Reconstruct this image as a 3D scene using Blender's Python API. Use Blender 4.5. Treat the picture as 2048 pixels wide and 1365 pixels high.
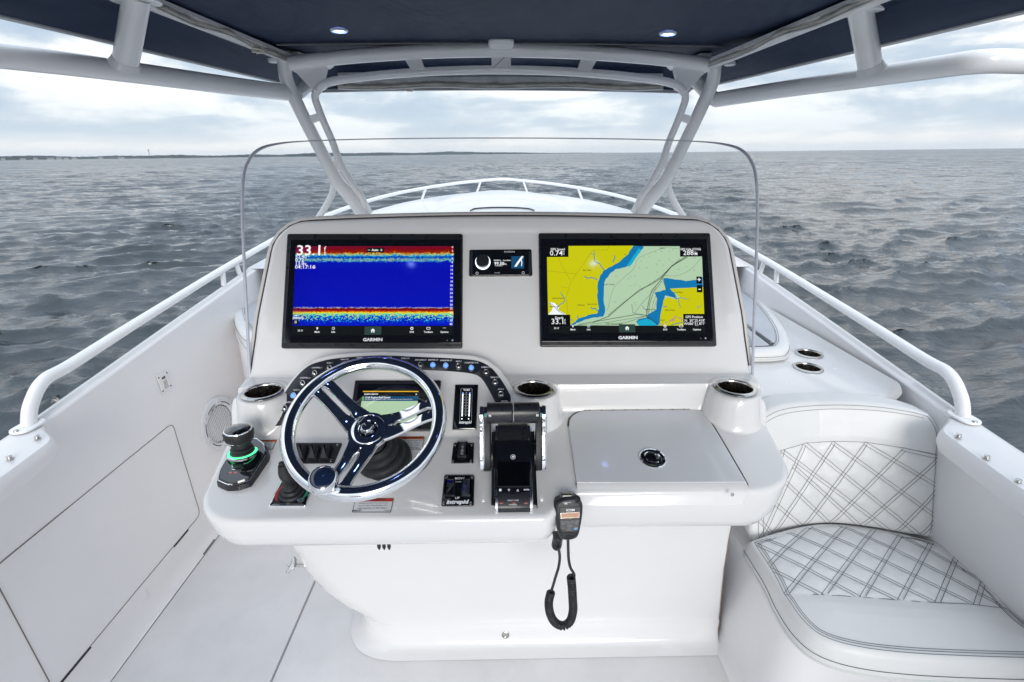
import bpy, math, random
import numpy as np
from mathutils import Vector, Matrix
from mathutils.geometry import tessellate_polygon
random.seed(7); np.random.seed(7)
for _o in list(bpy.data.objects): bpy.data.objects.remove(_o)
SC = bpy.context.scene
COL = SC.collection
pi = math.pi
# ------------------------------------------------------------------ camera, sky, sun, exposure
CZ = 2.15                       # camera height above the water; "d" below is metres under the camera
HEEL = math.radians(0.62)       # the boat heels a little to starboard
PITCH = math.atan(374.5/1000); YAW = math.atan(19/1000)
CF = Vector((math.sin(YAW)*math.cos(PITCH), math.cos(YAW)*math.cos(PITCH), -math.sin(PITCH)))
CR = Vector((math.cos(YAW), -math.sin(YAW), 0))
CU = CR.cross(CF)
HM = Matrix.Rotation(HEEL, 4, 'Y')
cam = bpy.data.objects.new('camera', bpy.data.cameras.new('camera'))
COL.objects.link(cam)
cm = Matrix((( CR.x, CU.x, -CF.x, 0), (CR.y, CU.y, -CF.y, 0), (CR.z, CU.z, -CF.z, CZ), (0, 0, 0, 1)))
cam.matrix_world = HM @ cm
cam.data.sensor_width = 36; cam.data.lens = 36*1000/2048
cam.data.clip_start = 0.02; cam.data.clip_end = 60000
SC.camera = cam
SC.render.resolution_x = 1024; SC.render.resolution_y = 682
SUN_EL, SUN_AZ = 15, 174        # degrees; azimuth clockwise from the bow (+Y)
W = bpy.data.worlds.new('World'); SC.world = W; W.use_nodes = True
SC.view_settings.view_transform = 'Standard'
SC.view_settings.look = 'None'
SC.view_settings.exposure = 0.60
SC.view_settings.gamma = 1.0
SC.view_settings.use_curve_mapping = False

class NT:
    """small helper to write node trees as expressions"""
    def __init__(s, tree): s.t = tree; s.n = tree.nodes; s.l = tree.links
    def put(s, sock, v):
        if isinstance(v, bpy.types.NodeSocket): s.l.new(v, sock)
        elif v is not None:
            try: sock.default_value = v
            except Exception: sock.default_value = tuple(v)+(1,) if hasattr(v, '__len__') else v
    def node(s, typ, ins=None, **kw):
        nd = s.n.new(typ)
        for k, v in kw.items(): setattr(nd, k, v)
        for k, v in (ins or {}).items(): s.put(nd.inputs[k], v)
        return nd
    def m(s, op, a, b=None, c=None, clamp=False):
        nd = s.n.new('ShaderNodeMath'); nd.operation = op; nd.use_clamp = clamp
        s.put(nd.inputs[0], a)
        if b is not None: s.put(nd.inputs[1], b)
        if c is not None: s.put(nd.inputs[2], c)
        return nd.outputs[0]
    def noise(s, vec, scale, detail=4, rough=.55, dist=0, dim='3D'):
        nd = s.node('ShaderNodeTexNoise', {'Scale': scale, 'Detail': detail, 'Roughness': rough, 'Distortion': dist})
        nd.noise_dimensions = dim
        if vec is not None: s.put(nd.inputs['Vector'], vec)
        return nd.outputs[0]
    def ramp(s, fac, stops, interp='LINEAR'):
        nd = s.n.new('ShaderNodeValToRGB'); cr_ = nd.color_ramp; cr_.interpolation = interp
        while len(cr_.elements) < len(stops): cr_.elements.new(.5)
        for e, (p, c) in zip(cr_.elements, stops):
            e.position = p; e.color = (c, c, c, 1) if not hasattr(c, '__len__') else tuple(c)+(1,)
        s.put(nd.inputs[0], fac); return nd.outputs[0]
    def mix(s, fac, a, b, blend='MIX'):
        nd = s.n.new('ShaderNodeMix'); nd.data_type = 'RGBA'; nd.blend_type = blend
        s.put(nd.inputs[0], fac); s.put(nd.inputs[6], a); s.put(nd.inputs[7], b); return nd.outputs[2]
    def mapr(s, v, a, b, c, d, smooth=False):
        nd = s.node('ShaderNodeMapRange', {0: v, 1: a, 2: b, 3: c, 4: d})
        if smooth: nd.interpolation_type = 'SMOOTHSTEP'
        return nd.outputs[0]

def build_world():
    t = NT(W.node_tree); t.n.clear()
    sky = t.n.new('ShaderNodeTexSky'); sky.sky_type = 'NISHITA'; sky.sun_disc = False
    sky.sun_elevation = math.radians(SUN_EL); sky.sun_rotation = math.radians(SUN_AZ)
    tc = t.n.new('ShaderNodeTexCoord')
    sep = t.node('ShaderNodeSeparateXYZ', {0: tc.outputs['Generated']})
    x, y, z = sep.outputs
    el = t.m('MAXIMUM', z, 0.0)
    k = t.m('ADD', el, 0.10)                                  # flat cloud deck seen in perspective
    vec = t.node('ShaderNodeCombineXYZ', {0: t.m('DIVIDE', x, k), 1: t.m('DIVIDE', y, k), 2: 3.1}).outputs[0]
    vec2 = t.node('ShaderNodeCombineXYZ', {0: t.m('DIVIDE', x, k), 1: t.m('DIVIDE', y, k), 2: 9.7}).outputs[0]
    big = t.noise(vec, 0.55, 5, .52, .3)
    fine = t.noise(vec2, 1.45, 10, .62, .25)
    # fluffy upright detail, not stretched by the perspective
    dv = t.node('ShaderNodeMapping', {0: tc.outputs['Generated'], 3: (3.1, 3.1, 10.5)}).outputs[0]
    puff = t.noise(dv, 1.0, 9, .56, .35)
    dens = t.m('ADD', t.m('ADD', t.m('MULTIPLY', big, .34), t.m('MULTIPLY', fine, .14)), t.m('MULTIPLY', puff, .92))
    shade = t.ramp(dens, [(.60, (.36, .45, .57)), (.65, (.43, .51, .61)), (.685, (.53, .59, .66)), (.71, (.66, .70, .735)), (.74, (.82, .83, .845)), (.80, (.93, .93, .92))])
    # band of pale light on the horizon with bluish cloud bases over it
    band = t.ramp(el, [(0, (.66, .70, .74)), (.018, (.72, .74, .755)), (.04, (.50, .58, .665)), (.10, (.52, .60, .685)), (.2, (.7, .73, .76))])
    w = t.ramp(el, [(0, .92), (.03, .70), (.08, .32), (.15, .04), (1, 0)])
    cloud = t.mix(w, shade, band)
    below = t.m('GREATER_THAN', z, -0.002)
    cloud = t.mix(below, (.30, .34, .37, 1), cloud)
    up = t.mapr(z, 0.12, 1.0, 1.0, 1.6, True)                    # an overcast sky is brighter towards the zenith
    cloud = t.mix(t.mapr(z, .25, .8, 0, .55, True), cloud, (.62, .72, .84, 1))
    cl = t.node('ShaderNodeVectorMath', {0: cloud, 'Scale': t.m('MULTIPLY', up, 9.0)}, operation='SCALE').outputs[0]
    mixed = t.mix(.93, sky.outputs[0], cl)
    bg = t.node('ShaderNodeBackground', {0: mixed, 1: 0.1})
    out = t.n.new('ShaderNodeOutputWorld'); t.l.new(bg.outputs[0], out.inputs[0])
build_world()
sun = bpy.data.objects.new('sun', bpy.data.lights.new('sun', 'SUN')); COL.objects.link(sun)
sun.data.energy = 1.05; sun.data.angle = math.radians(24); sun.data.color = (1, .965, .92)
_a = math.radians(SUN_AZ); _e = math.radians(SUN_EL)
sun.rotation_euler = Vector((math.sin(_a)*math.cos(_e), math.cos(_a)*math.cos(_e), math.sin(_e))).to_track_quat('Z', 'Y').to_euler()

# ------------------------------------------------------------------ pixels to points
def ray(px, py): return CF + CR*((px-1024)/1000) + CU*((682.5-py)/1000)
C0 = Vector((0, 0, CZ))
def at_d(px, py, d):
    r = ray(px, py); return C0 + r*(-d/r.z)
def at_y(px, py, Y):
    r = ray(px, py); return C0 + r*(Y/r.y)
def at_x(px, py, X):
    r = ray(px, py); return C0 + r*(X/r.x)
def proj(p):
    v = Vector(p)-C0; z = v.dot(CF)
    return (1024+1000*v.dot(CR)/z, 682.5-1000*v.dot(CU)/z)
def Zd(d): return CZ-d

# ------------------------------------------------------------------ tagging and linking
def tag(o, label=None, cat=None, group=None, kind=None):
    if label: o['label'] = label
    if cat: o['category'] = cat
    if group: o['group'] = group
    if kind: o['kind'] = kind
    return o
def empty(name, mtx, parent=None, **kw):
    o = bpy.data.objects.new(name, None); COL.objects.link(o); o.empty_display_size = .05
    o.matrix_world = mtx if isinstance(mtx, Matrix) else Matrix.Translation(mtx)
    if parent: o.parent = parent
    return tag(o, **kw)

class Fr:
    """a plane: origin, u to starboard, v up the slope, n out of it"""
    def __init__(s, o, elev=None, n=None):
        s.o = Vector(o)
        if n is None: e = math.radians(elev); n = Vector((0, -math.cos(e), math.sin(e)))
        s.n = Vector(n).normalized()
        up = Vector((0, 0, 1)) if abs(s.n.z) < .995 else Vector((0, 1, 0))
        s.v = (up - s.n*up.dot(s.n)).normalized()
        s.u = s.v.cross(s.n)
    def uv(s, px, py, h=0):
        r = ray(px, py); t = ((s.o+s.n*h)-C0).dot(s.n)/r.dot(s.n)
        q = C0+r*t-s.o; return (q.dot(s.u), q.dot(s.v))
    def q(s, pts, h=0): return [s.uv(a, b, h) for a, b in pts]
    def at(s, u, v, h=0): return s.o+s.u*u+s.v*v+s.n*h
    def sub(s, px, py, h=0):
        u, v = s.uv(px, py, h); return Fr(s.at(u, v, h), n=s.n)
    def mtx(s):
        return Matrix(((s.u.x, s.v.x, s.n.x, s.o.x), (s.u.y, s.v.y, s.n.y, s.o.y), (s.u.z, s.v.z, s.n.z, s.o.z), (0, 0, 0, 1)))

# ------------------------------------------------------------------ mesh builder
def rr(w, h, r, n=5, cx=0, cy=0):
    r = min(r, w/2-1e-5, h/2-1e-5); out = []
    for k, (sx, sy) in enumerate(((1, 1), (-1, 1), (-1, -1), (1, -1))):
        for i in range(n+1):
            a = pi/2*k+pi/2*i/n
            out.append((cx+sx*(w/2-r)+r*math.cos(a), cy+sy*(h/2-r)+r*math.sin(a)))
    return out
def area2(p): return sum(p[i-1][0]*p[i][1]-p[i][0]*p[i-1][1] for i in range(len(p)))
def rp(pts, r, n=4):
    """round the corners of a polygon; comes out counter-clockwise"""
    pts = [Vector(p[:2]) for p in pts]
    if area2(pts) < 0: pts = pts[::-1]
    out = []; N = len(pts)
    for i in range(N):
        p, a, b = pts[i], pts[i-1], pts[(i+1) % N]
        ri = r[i] if hasattr(r, '__len__') else r
        da, db = (a-p), (b-p); la, lb = da.length, db.length
        if ri <= 0 or la < 1e-6 or lb < 1e-6: out.append(tuple(p)); continue
        t = min(ri, la*.48, lb*.48); A = p+da/la*t; B = p+db/lb*t
        for k in range(n+1):
            s = k/n; q = A*(1-s)**2+p*2*s*(1-s)+B*s*s; out.append(tuple(q))
    return out
def inset(pts, d):
    """offset a CCW outline inwards"""
    N = len(pts); out = []
    for i in range(N):
        a, p, b = Vector(pts[i-1]), Vector(pts[i]), Vector(pts[(i+1) % N])
        e1 = p-a; e2 = b-p
        if e1.length < 1e-9: e1 = e2
        if e2.length < 1e-9: e2 = e1
        n1 = Vector((-e1.y, e1.x)).normalized(); n2 = Vector((-e2.y, e2.x)).normalized()
        m = n1+n2
        if m.length < 1e-6: m = n1
        m.normalize(); c = max(.45, m.dot(n1)); q = p+m*(d/c); out.append((q.x, q.y))
    return out
def cr(pts, n=6, closed=False):
    """Catmull-Rom through points (any dimension)"""
    P = [Vector(p) for p in pts]; N = len(P); out = []
    segs = N if closed else N-1
    for i in range(segs):
        p1, p2 = P[i], P[(i+1) % N]
        p0 = P[i-1] if (i > 0 or closed) else p1*2-p2
        p3 = P[(i+2) % N] if (i+2 < N or closed) else p2*2-p1
        for k in range(n):
            t = k/n
            out.append(.5*((2*p1)+(p2-p0)*t+(2*p0-5*p1+4*p2-p3)*t*t+(3*p1-p0-3*p2+p3)*t**3))
    if not closed: out.append(P[-1].copy())
    return out
_glyph = {}
def text_mesh(s, size, align='CENTER', shear=0, bold=0, sx=1):
    key = (s, size, align, shear, bold, sx)
    if key not in _glyph:
        c = bpy.data.curves.new('t', 'FONT'); c.body = s; c.size = size; c.align_x = align; c.align_y = 'CENTER'
        c.shear = shear; c.offset = bold*size; c.resolution_u = 2
        o = bpy.data.objects.new('t', c); COL.objects.link(o)
        me = bpy.data.meshes.new_from_object(o)
        v = [(p.co.x*sx, p.co.y) for p in me.vertices]; f = [tuple(p.vertices) for p in me.polygons]
        bpy.data.objects.remove(o); bpy.data.curves.remove(c); bpy.data.meshes.remove(me)
        _glyph[key] = (v, f)
    return _glyph[key]

class MB:
    def __init__(s): s.v = []; s.f = []
    def add(s, v, f, m=None):
        b = len(s.v)
        s.v += [tuple(m @ Vector(p)) for p in v] if m is not None else [tuple(p) for p in v]
        s.f += [tuple(b+i for i in q) for q in f]; return s
    def rings(s, R, cap0=True, cap1=True, closed=True, m=None):
        n = len(R[0]); v = [p for r in R for p in r]; f = []
        for k in range(len(R)-1):
            for i in range(n if closed else n-1):
                j = (i+1) % n; f.append((k*n+i, k*n+j, (k+1)*n+j, (k+1)*n+i))
        if cap0: f.append(tuple(range(n))[::-1])
        if cap1: f.append(tuple((len(R)-1)*n+i for i in range(n)))
        return s.add(v, f, m)
    def plate(s, out, z0, z1, r=0, steps=3, m=None, top=True, bottom=True):
        if area2(out) < 0: out = out[::-1]
        R = [[(x, y, z0) for x, y in out]]
        if r > 0:
            for k in range(steps+1):
                a = pi/2*k/steps; R.append([(x, y, z1-r+r*math.sin(a)) for x, y in inset(out, r*(1-math.cos(a)))])
            R.append([(x, y, z1) for x, y in inset(out, r*1.35)])
        else: R.append([(x, y, z1) for x, y in out])
        return s.rings(R, bottom, top, True, m)
    def box(s, x0, x1, y0, y1, z0, z1, r=0, m=None):
        return s.plate([(x0, y0), (x1, y0), (x1, y1), (x0, y1)], z0, z1, r, 2, m)
    def lathe(s, prof, n=32, cx=0, cy=0, m=None, cap0=False, cap1=False, sx=1, sy=1):
        R = [[(cx+sx*r*math.cos(2*pi*i/n), cy+sy*r*math.sin(2*pi*i/n), z) for i in range(n)] for r, z in prof]
        return s.rings(R, cap0, cap1, True, m)
    def tube(s, path, r, n=12, caps=True, closed=False, m=None, flat=1):
        P = [Vector(p) for p in path]; N = len(P); T = []
        for i in range(N):
            a = P[i-1] if (i > 0 or closed) else P[i]; b = P[(i+1) % N] if (i < N-1 or closed) else P[i]
            T.append((b-a).normalized())
        up = Vector((0, 0, 1)) if abs(T[0].z) < .9 else Vector((1, 0, 0))
        X = (up-T[0]*up.dot(T[0])).normalized(); R = []
        for i in range(N):
            X = (X-T[i]*X.dot(T[i])).normalized(); Y = T[i].cross(X); ri = r[i] if hasattr(r, '__len__') else r
            R.append([tuple(P[i]+X*(math.cos(2*pi*k/n)*ri*flat)+Y*(math.sin(2*pi*k/n)*ri)) for k in range(n)])
        if closed: R.append(R[0])
        return s.rings(R, caps and not closed, caps and not closed, True, m)
    def sweep(s, path, prof, m=None, up=Vector((0, 0, 1)), caps=True):
        """profile (side, up) swept along a path"""
        P = [Vector(p) for p in path]; N = len(P); R = []
        for i in range(N):
            T = (P[min(i+1, N-1)]-P[max(i-1, 0)]).normalized(); S = T.cross(up).normalized(); U = S.cross(T)
            R.append([tuple(P[i]+S*a+U*b) for a, b in prof])
        return s.rings(R, caps, caps, True, m)
    def grid(s, P, m=None, flip=False):
        a, b = len(P), len(P[0]); v = [tuple(q) for r in P for q in r]; f = []
        for i in range(a-1):
            for j in range(b-1):
                q = (i*b+j, i*b+j+1, (i+1)*b+j+1, (i+1)*b+j); f.append(q[::-1] if flip else q)
        return s.add(v, f, m)
    def poly(s, pts, z, m=None):
        P = [Vector((x, y, 0)) for x, y in pts]
        tri = tessellate_polygon([P]); f = []
        for t in tri:
            a, b, c = [P[i] for i in t]
            f.append(t if (b-a).cross(c-a).z > 0 else t[::-1])
        return s.add([(x, y, z) for x, y in pts], f, m)
    def line(s, pts, w, z, dash=None, m=None):
        """flat ribbon on the local plane, whole or dashed (on, off)"""
        for a, b in zip(pts[:-1], pts[1:]):
            a, b = Vector(a[:2]), Vector(b[:2]); d = b-a; L = d.length
            if L < 1e-7: continue
            d /= L; nn = Vector((-d.y, d.x))*w/2; t = 0
            while t < L:
                e = min(L, t+(dash[0] if dash else L))
                p, q = a+d*t, a+d*e
                s.add([(*(p-nn), z), (*(q-nn), z), (*(q+nn), z), (*(p+nn), z)], [(0, 1, 2, 3)], m)
                t = e+(dash[1] if dash else 1)
        return s
    def text(s, t, x, y, z, size, align='CENTER', rot=0, shear=0, bold=0, sx=1, m=None):
        v, f = text_mesh(t, size, align, shear, bold, sx); c, sn = math.cos(rot), math.sin(rot)
        return s.add([(x+a*c-b*sn, y+a*sn+b*c, z) for a, b in v], f, m)
    def build(s, name, mat, parent=None, angle=38, flat=False, **kw):
        me = bpy.data.meshes.new(name); me.from_pydata(s.v, [], s.f); me.validate()
        if not flat:
            me.shade_smooth(); me.set_sharp_from_angle(angle=math.radians(angle))
        me.materials.append(mat)
        o = bpy.data.objects.new(name, me); COL.objects.link(o)
        if parent: o.parent = parent
        return tag(o, **kw)

# ------------------------------------------------------------------ materials
MAT = {}
def srgb(*c):
    return tuple((x/255/12.92 if x/255 <= .04045 else ((x/255+.055)/1.055)**2.4) for x in c)
def mat(name, col, rough=.4, metal=0, coat=0, spec=.5, var=.03, vscale=6, bump=0, bscale=200, emit=None, es=1, rvar=.05):
    if name in MAT: return MAT[name]
    M_ = bpy.data.materials.new(name); M_.use_nodes = True; t = NT(M_.node_tree)
    b = t.n['Principled BSDF']
    tc = t.n.new('ShaderNodeTexCoord').outputs['Object']
    nz = t.noise(tc, vscale, 6, .6)
    c = tuple(col)+(1,)
    dark = tuple(max(0, x*(1-var*2)) for x in col)+(1,)
    t.put(b.inputs['Base Color'], t.mix(t.mapr(nz, .35, .65, 0, 1), dark, c))
    n2 = t.noise(tc, vscale*5, 4, .65)
    t.put(b.inputs['Roughness'], t.mapr(n2, .3, .7, max(.02, rough-rvar), rough+rvar))
    b.inputs['Metallic'].default_value = metal
    b.inputs['Specular IOR Level'].default_value = spec
    b.inputs['Coat Weight'].default_value = coat; b.inputs['Coat Roughness'].default_value = .04
    if bump:
        bn = t.node('ShaderNodeBump', {'Strength': bump, 'Distance': .001, 'Height': t.noise(tc, bscale, 3, .6)})
        t.l.new(bn.outputs[0], b.inputs['Normal'])
    if emit is not None:
        b.inputs['Emission Color'].default_value = tuple(emit)+(1,); b.inputs['Emission Strength'].default_value = es
    MAT[name] = M_; return M_

def gelcoat(name, col, rough=.16, coat=.6, grime=.03):
    M_ = bpy.data.materials.new(name); M_.use_nodes = True; t = NT(M_.node_tree); b = t.n['Principled BSDF']
    tc = t.n.new('ShaderNodeTexCoord').outputs['Object']
    a = t.noise(tc, 1.7, 6, .62); s2 = t.noise(tc, 42, 5, .7, .6)
    sm = t.mapr(s2, .66, .80, 0, 1)
    c0 = t.mix(t.mapr(a, .35, .7, 0, 1), tuple(x*(1-grime) for x in col)+(1,), tuple(col)+(1,))
    c1 = t.mix(t.m('MULTIPLY', sm, .08), c0, (.42, .38, .32, 1))
    sc = t.mapr(t.noise(t.node('ShaderNodeMapping', {0: tc, 2: (.2, .1, .5), 3: (2.2, 9, 26)}).outputs[0], 1, 5, .7, 1.2), .68, .80, 0, .22)
    c1 = t.mix(sc, c1, (.36, .34, .32, 1))
    t.put(b.inputs['Base Color'], c1)
    t.put(b.inputs['Roughness'], t.mapr(t.noise(tc, 9, 6, .7), .3, .7, rough-.05, rough+.09))
    b.inputs['Coat Weight'].default_value = coat; b.inputs['Coat Roughness'].default_value = .05
    # faint long-wave unevenness of moulded fibreglass
    bn = t.node('ShaderNodeBump', {'Strength': .25, 'Distance': .004, 'Height': t.noise(tc, 5, 2, .5)})
    t.l.new(bn.outputs[0], b.inputs['Normal']); t.l.new(bn.outputs[0], b.inputs['Coat Normal'])
    MAT[name] = M_; return M_
GEL = gelcoat('gelcoat_console', (.80, .795, .795))
GELW = gelcoat('gelcoat_white', (.79, .785, .785), .2, .5)
GELL = gelcoat('gelcoat_liner', (.87, .855, .86), .32, .25, .05)
DECK = mat('deck_nonskid', (.83, .82, .825), .55, var=.07, vscale=2.2, bump=.7, bscale=260)
PAINT = mat('white_powder_coat', (.92, .92, .925), .22, coat=.5, var=.02)
CHROME = mat('chrome', (.90, .91, .93), .05, 1, var=.02, vscale=20, rvar=.025)
STEEL = mat('stainless_steel', (.58, .57, .55), .20, 1, var=.12, vscale=30, rvar=.08)
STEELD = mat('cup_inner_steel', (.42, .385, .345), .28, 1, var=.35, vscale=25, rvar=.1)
BLK = mat('black_plastic', (.013, .014, .017), .38, var=.1, bump=.15, bscale=600)
BLKG = mat('black_gloss', (.006, .007, .010), .06, coat=1, var=.05)
BLKS = mat('black_satin', (.017, .019, .024), .30, var=.1)
RUB = mat('black_rubber', (.020, .021, .024), .52, var=.2, vscale=14, bump=.2, bscale=300)
GASK = mat('dark_gasket', (.035, .033, .035), .6)
BEIGE = mat('beige_gasket_trim', (.74, .71, .68), .5, var=.05)
NAVYT = None
VINYL = mat('white_vinyl', (.785, .785, .775), .42, var=.03, vscale=4, bump=.25, bscale=380)
VINYLP = mat('white_vinyl_piped_side', (.74, .745, .73), .40, var=.03, vscale=4, bump=.25, bscale=380)
VGREY = mat('grey_vinyl', (.50, .52, .56), .45, var=.04, vscale=5, bump=.3, bscale=380)
THREAD = mat('black_thread', (.085, .09, .105), .7)
TRACK = mat('zip_track_white', (.86, .865, .88), .35, var=.1, vscale=16, bump=.4, bscale=40)
CREAM = mat('rolled_cream_vinyl', (.80, .77, .68), .45, var=.12, vscale=18, bump=.6, bscale=45)
SEAM = mat('brown_seam_gap', (.16, .13, .11), .8)  # brownish joints of the deck panels and the side door
WHITEP = mat('white_print', (.75, .77, .80), .5, emit=(.75, .8, .85), es=.10)
GREYP = mat('grey_print', (.30, .31, .33), .5)
STICK = mat('label_white', (.72, .73, .74), .4)
ORANGE = mat('label_orange', (.62, .12, .02), .45)
REDL = mat('label_red', (.50, .045, .02), .45)
INK = mat('label_black_ink', (.02, .02, .025), .6)
def led(name, col, es): return mat(name, (.1, .1, .1), .3, emit=col, es=es)
LEDB = led('blue_white_led', (.30, .46, 1.0), 11)
LEDR = led('blue_led_ring', (.04, .12, 1.0), 5)
LEDG = led('green_led_ring', (.06, 1.0, .30), 1.6)
LEDW = led('white_led', (.8, .9, 1.0), 1.6)
LEDK = led('blue_button_light', (.12, .32, 1.0), 1.1)
LEDX = led('red_button_light', (.75, .12, .10), .35)
TEAL = led('teal_light', (.0, .35, .28), .35)
def scr(name, r, g, b_, es=.70):
    return mat(name, (.004, .004, .004), .07, emit=srgb(r, g, b_), es=es, spec=.5, rvar=.01)
S_YEL = scr('screen_yellow', 196, 194, 10); S_BLU = scr('screen_sea_blue', 16, 116, 172); S_PALE = scr('screen_pale_green', 172, 200, 168)
S_CY = scr('screen_cyan', 20, 165, 200); S_WHT = scr('screen_white', 240, 244, 246); S_DRK = scr('screen_dark_tile', 16, 20, 22)
S_TILE = scr('screen_green_tile', 44, 66, 60); S_INK = scr('screen_ink', 40, 44, 40); S_PNK = scr('screen_magenta', 170, 90, 160)
S_BLUD = scr('screen_steel_blue', 20, 74, 110); S_BLK = scr('screen_black', 6, 8, 10); S_OLV = scr('screen_line_olive', 120, 118, 30)
S_LCD = scr('screen_amber_grey', 176, 132, 108, .8)
# ------------------------------------------------------------------ water, far shore
def build_water():
    az = np.concatenate([np.arange(-78, 78.01, .26), np.arange(80, 281, 2.5)]); az = np.radians(az)
    rr_ = [1.2]
    while rr_[-1] < 3200: r0 = rr_[-1]; rr_.append(r0*(1.0105 if r0 < 12 else 1.006 if r0 < 260 else 1.012 if r0 < 700 else 1.05))
    R = np.array(rr_); A, RR = np.meshgrid(az, R)
    X = RR*np.sin(A); Y = RR*np.cos(A); Zv = np.zeros_like(X)
    cell = RR*np.where(RR < 12, .0105, np.where(RR < 260, .006, .012))
    rs = np.random.RandomState(3)
    N = 190
    lam = np.exp(rs.uniform(math.log(.16), math.log(7.0), N)); lam.sort()
    th = math.radians(104)+rs.normal(0, 1, N)*np.radians(np.where(lam > .7, 14, 24))
    ph = rs.uniform(0, 2*pi, N)
    # slowly varying patches of rougher and calmer water
    g1 = .5+.5*np.sin(X*.11+Y*.06+1.0+1.3*np.sin(Y*.045))*np.sin(Y*.10-X*.03+2.)
    g2 = .5+.5*np.sin(X*.31-Y*.16+4.0)*np.sin(Y*.27+X*.12+1.)
    DX = np.zeros_like(X); DY = np.zeros_like(X)
    for l, t, p in zip(lam, th, ph):
        k = 2*pi/l; kx, ky = k*math.cos(t), k*math.sin(t)
        a = .0070*l**.72 if l < 1.4 else .0089*(1.4/l)**.5
        att = np.clip(1.7-cell*2.6/l, 0, 1)
        if not att.any(): continue
        fac = a*att*(.6+.8*(g1 if l > 1 else g2))
        arg = kx*X+ky*Y+p
        Zv += fac*np.sin(arg); c = np.cos(arg)*fac*.95
        DX += c*math.cos(t); DY += c*math.sin(t)
    X2 = X+DX; Y2 = Y+DY
    a, b = X.shape
    co = np.stack([X2, Y2, Zv], -1).reshape(-1, 3).astype(np.float32)
    i = np.arange(a-1)[:, None]*b+np.arange(b-1)[None, :]
    q = np.stack([i, i+1, i+b+1, i+b], -1)[:, :, ::-1].reshape(-1, 4)
    last = np.arange(a-1)*b+(b-1); first = np.arange(a-1)*b
    q = np.concatenate([q, np.stack([last+b, first+b, first, last], -1)])
    cen = np.array([[0, 0, -.3]], np.float32); co = np.concatenate([co, cen])
    me = bpy.data.meshes.new('water'); me.vertices.add(len(co)); me.vertices.foreach_set('co', co.ravel())
    me.loops.add(q.size); me.loops.foreach_set('vertex_index', q.ravel().astype(np.int32))
    me.polygons.add(len(q)); me.polygons.foreach_set('loop_start', (np.arange(len(q))*4).astype(np.int32))
    me.polygons.foreach_set('loop_total', np.full(len(q), 4, np.int32)); me.update(); me.shade_smooth()
    o = bpy.data.objects.new('water', me); COL.objects.link(o); tag(o, kind='structure')
    M_ = bpy.data.materials.new('sea_water'); M_.use_nodes = True; t = NT(M_.node_tree); bs = t.n['Principled BSDF']
    geo = t.n.new('ShaderNodeNewGeometry').outputs['Position']
    n0 = t.noise(geo, .05, 4, .6)
    t.put(bs.inputs['Base Color'], t.mix(t.mapr(n0, .35, .65, 0, 1), (.015, .024, .030, 1), (.026, .040, .050, 1)))
    bs.inputs['Roughness'].default_value = .07; bs.inputs['IOR'].default_value = 1.6
    dist = t.node('ShaderNodeVectorMath', {0: geo}, operation='LENGTH').outputs['Value']
    mp = t.node('ShaderNodeMapping', {0: geo, 3: (.50, 1.3, 1)}).outputs[0]
    f1 = t.noise(mp, 9, 5, .62, .2); f2 = t.noise(mp, 2.1, 5, .6, .2); mp2 = t.node('ShaderNodeMapping', {0: geo, 3: (.38, 1.0, 1)}).outputs[0]
    f3 = t.noise(mp2, .62, 6, .62, .4); f4 = t.noise(mp2, .13, 6, .66, .4)
    near = t.mapr(dist, 4, 40, 1, .0); mid = t.mapr(dist, 8, 90, .25, 1); far = t.mapr(dist, 40, 300, 0, 1)
    h = t.m('ADD', t.m('MULTIPLY', t.m('MULTIPLY', f1, near), .018), t.m('MULTIPLY', t.m('MULTIPLY', f2, mid), .075))
    h = t.m('ADD', h, t.m('MULTIPLY', t.m('MULTIPLY', f3, t.mapr(dist, 15, 120, .15, 1)), .85))
    h = t.m('ADD', h, t.m('MULTIPLY', t.m('MULTIPLY', f4, far), 6.0))
    bn = t.node('ShaderNodeBump', {'Strength': 1, 'Distance': 1, 'Height': h})
    t.l.new(bn.outputs[0], bs.inputs['Normal'])
    t.put(bs.inputs['Roughness'], t.mapr(dist, 5, 400, .04, .16))
    me.materials.append(M_)
build_water()

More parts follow.
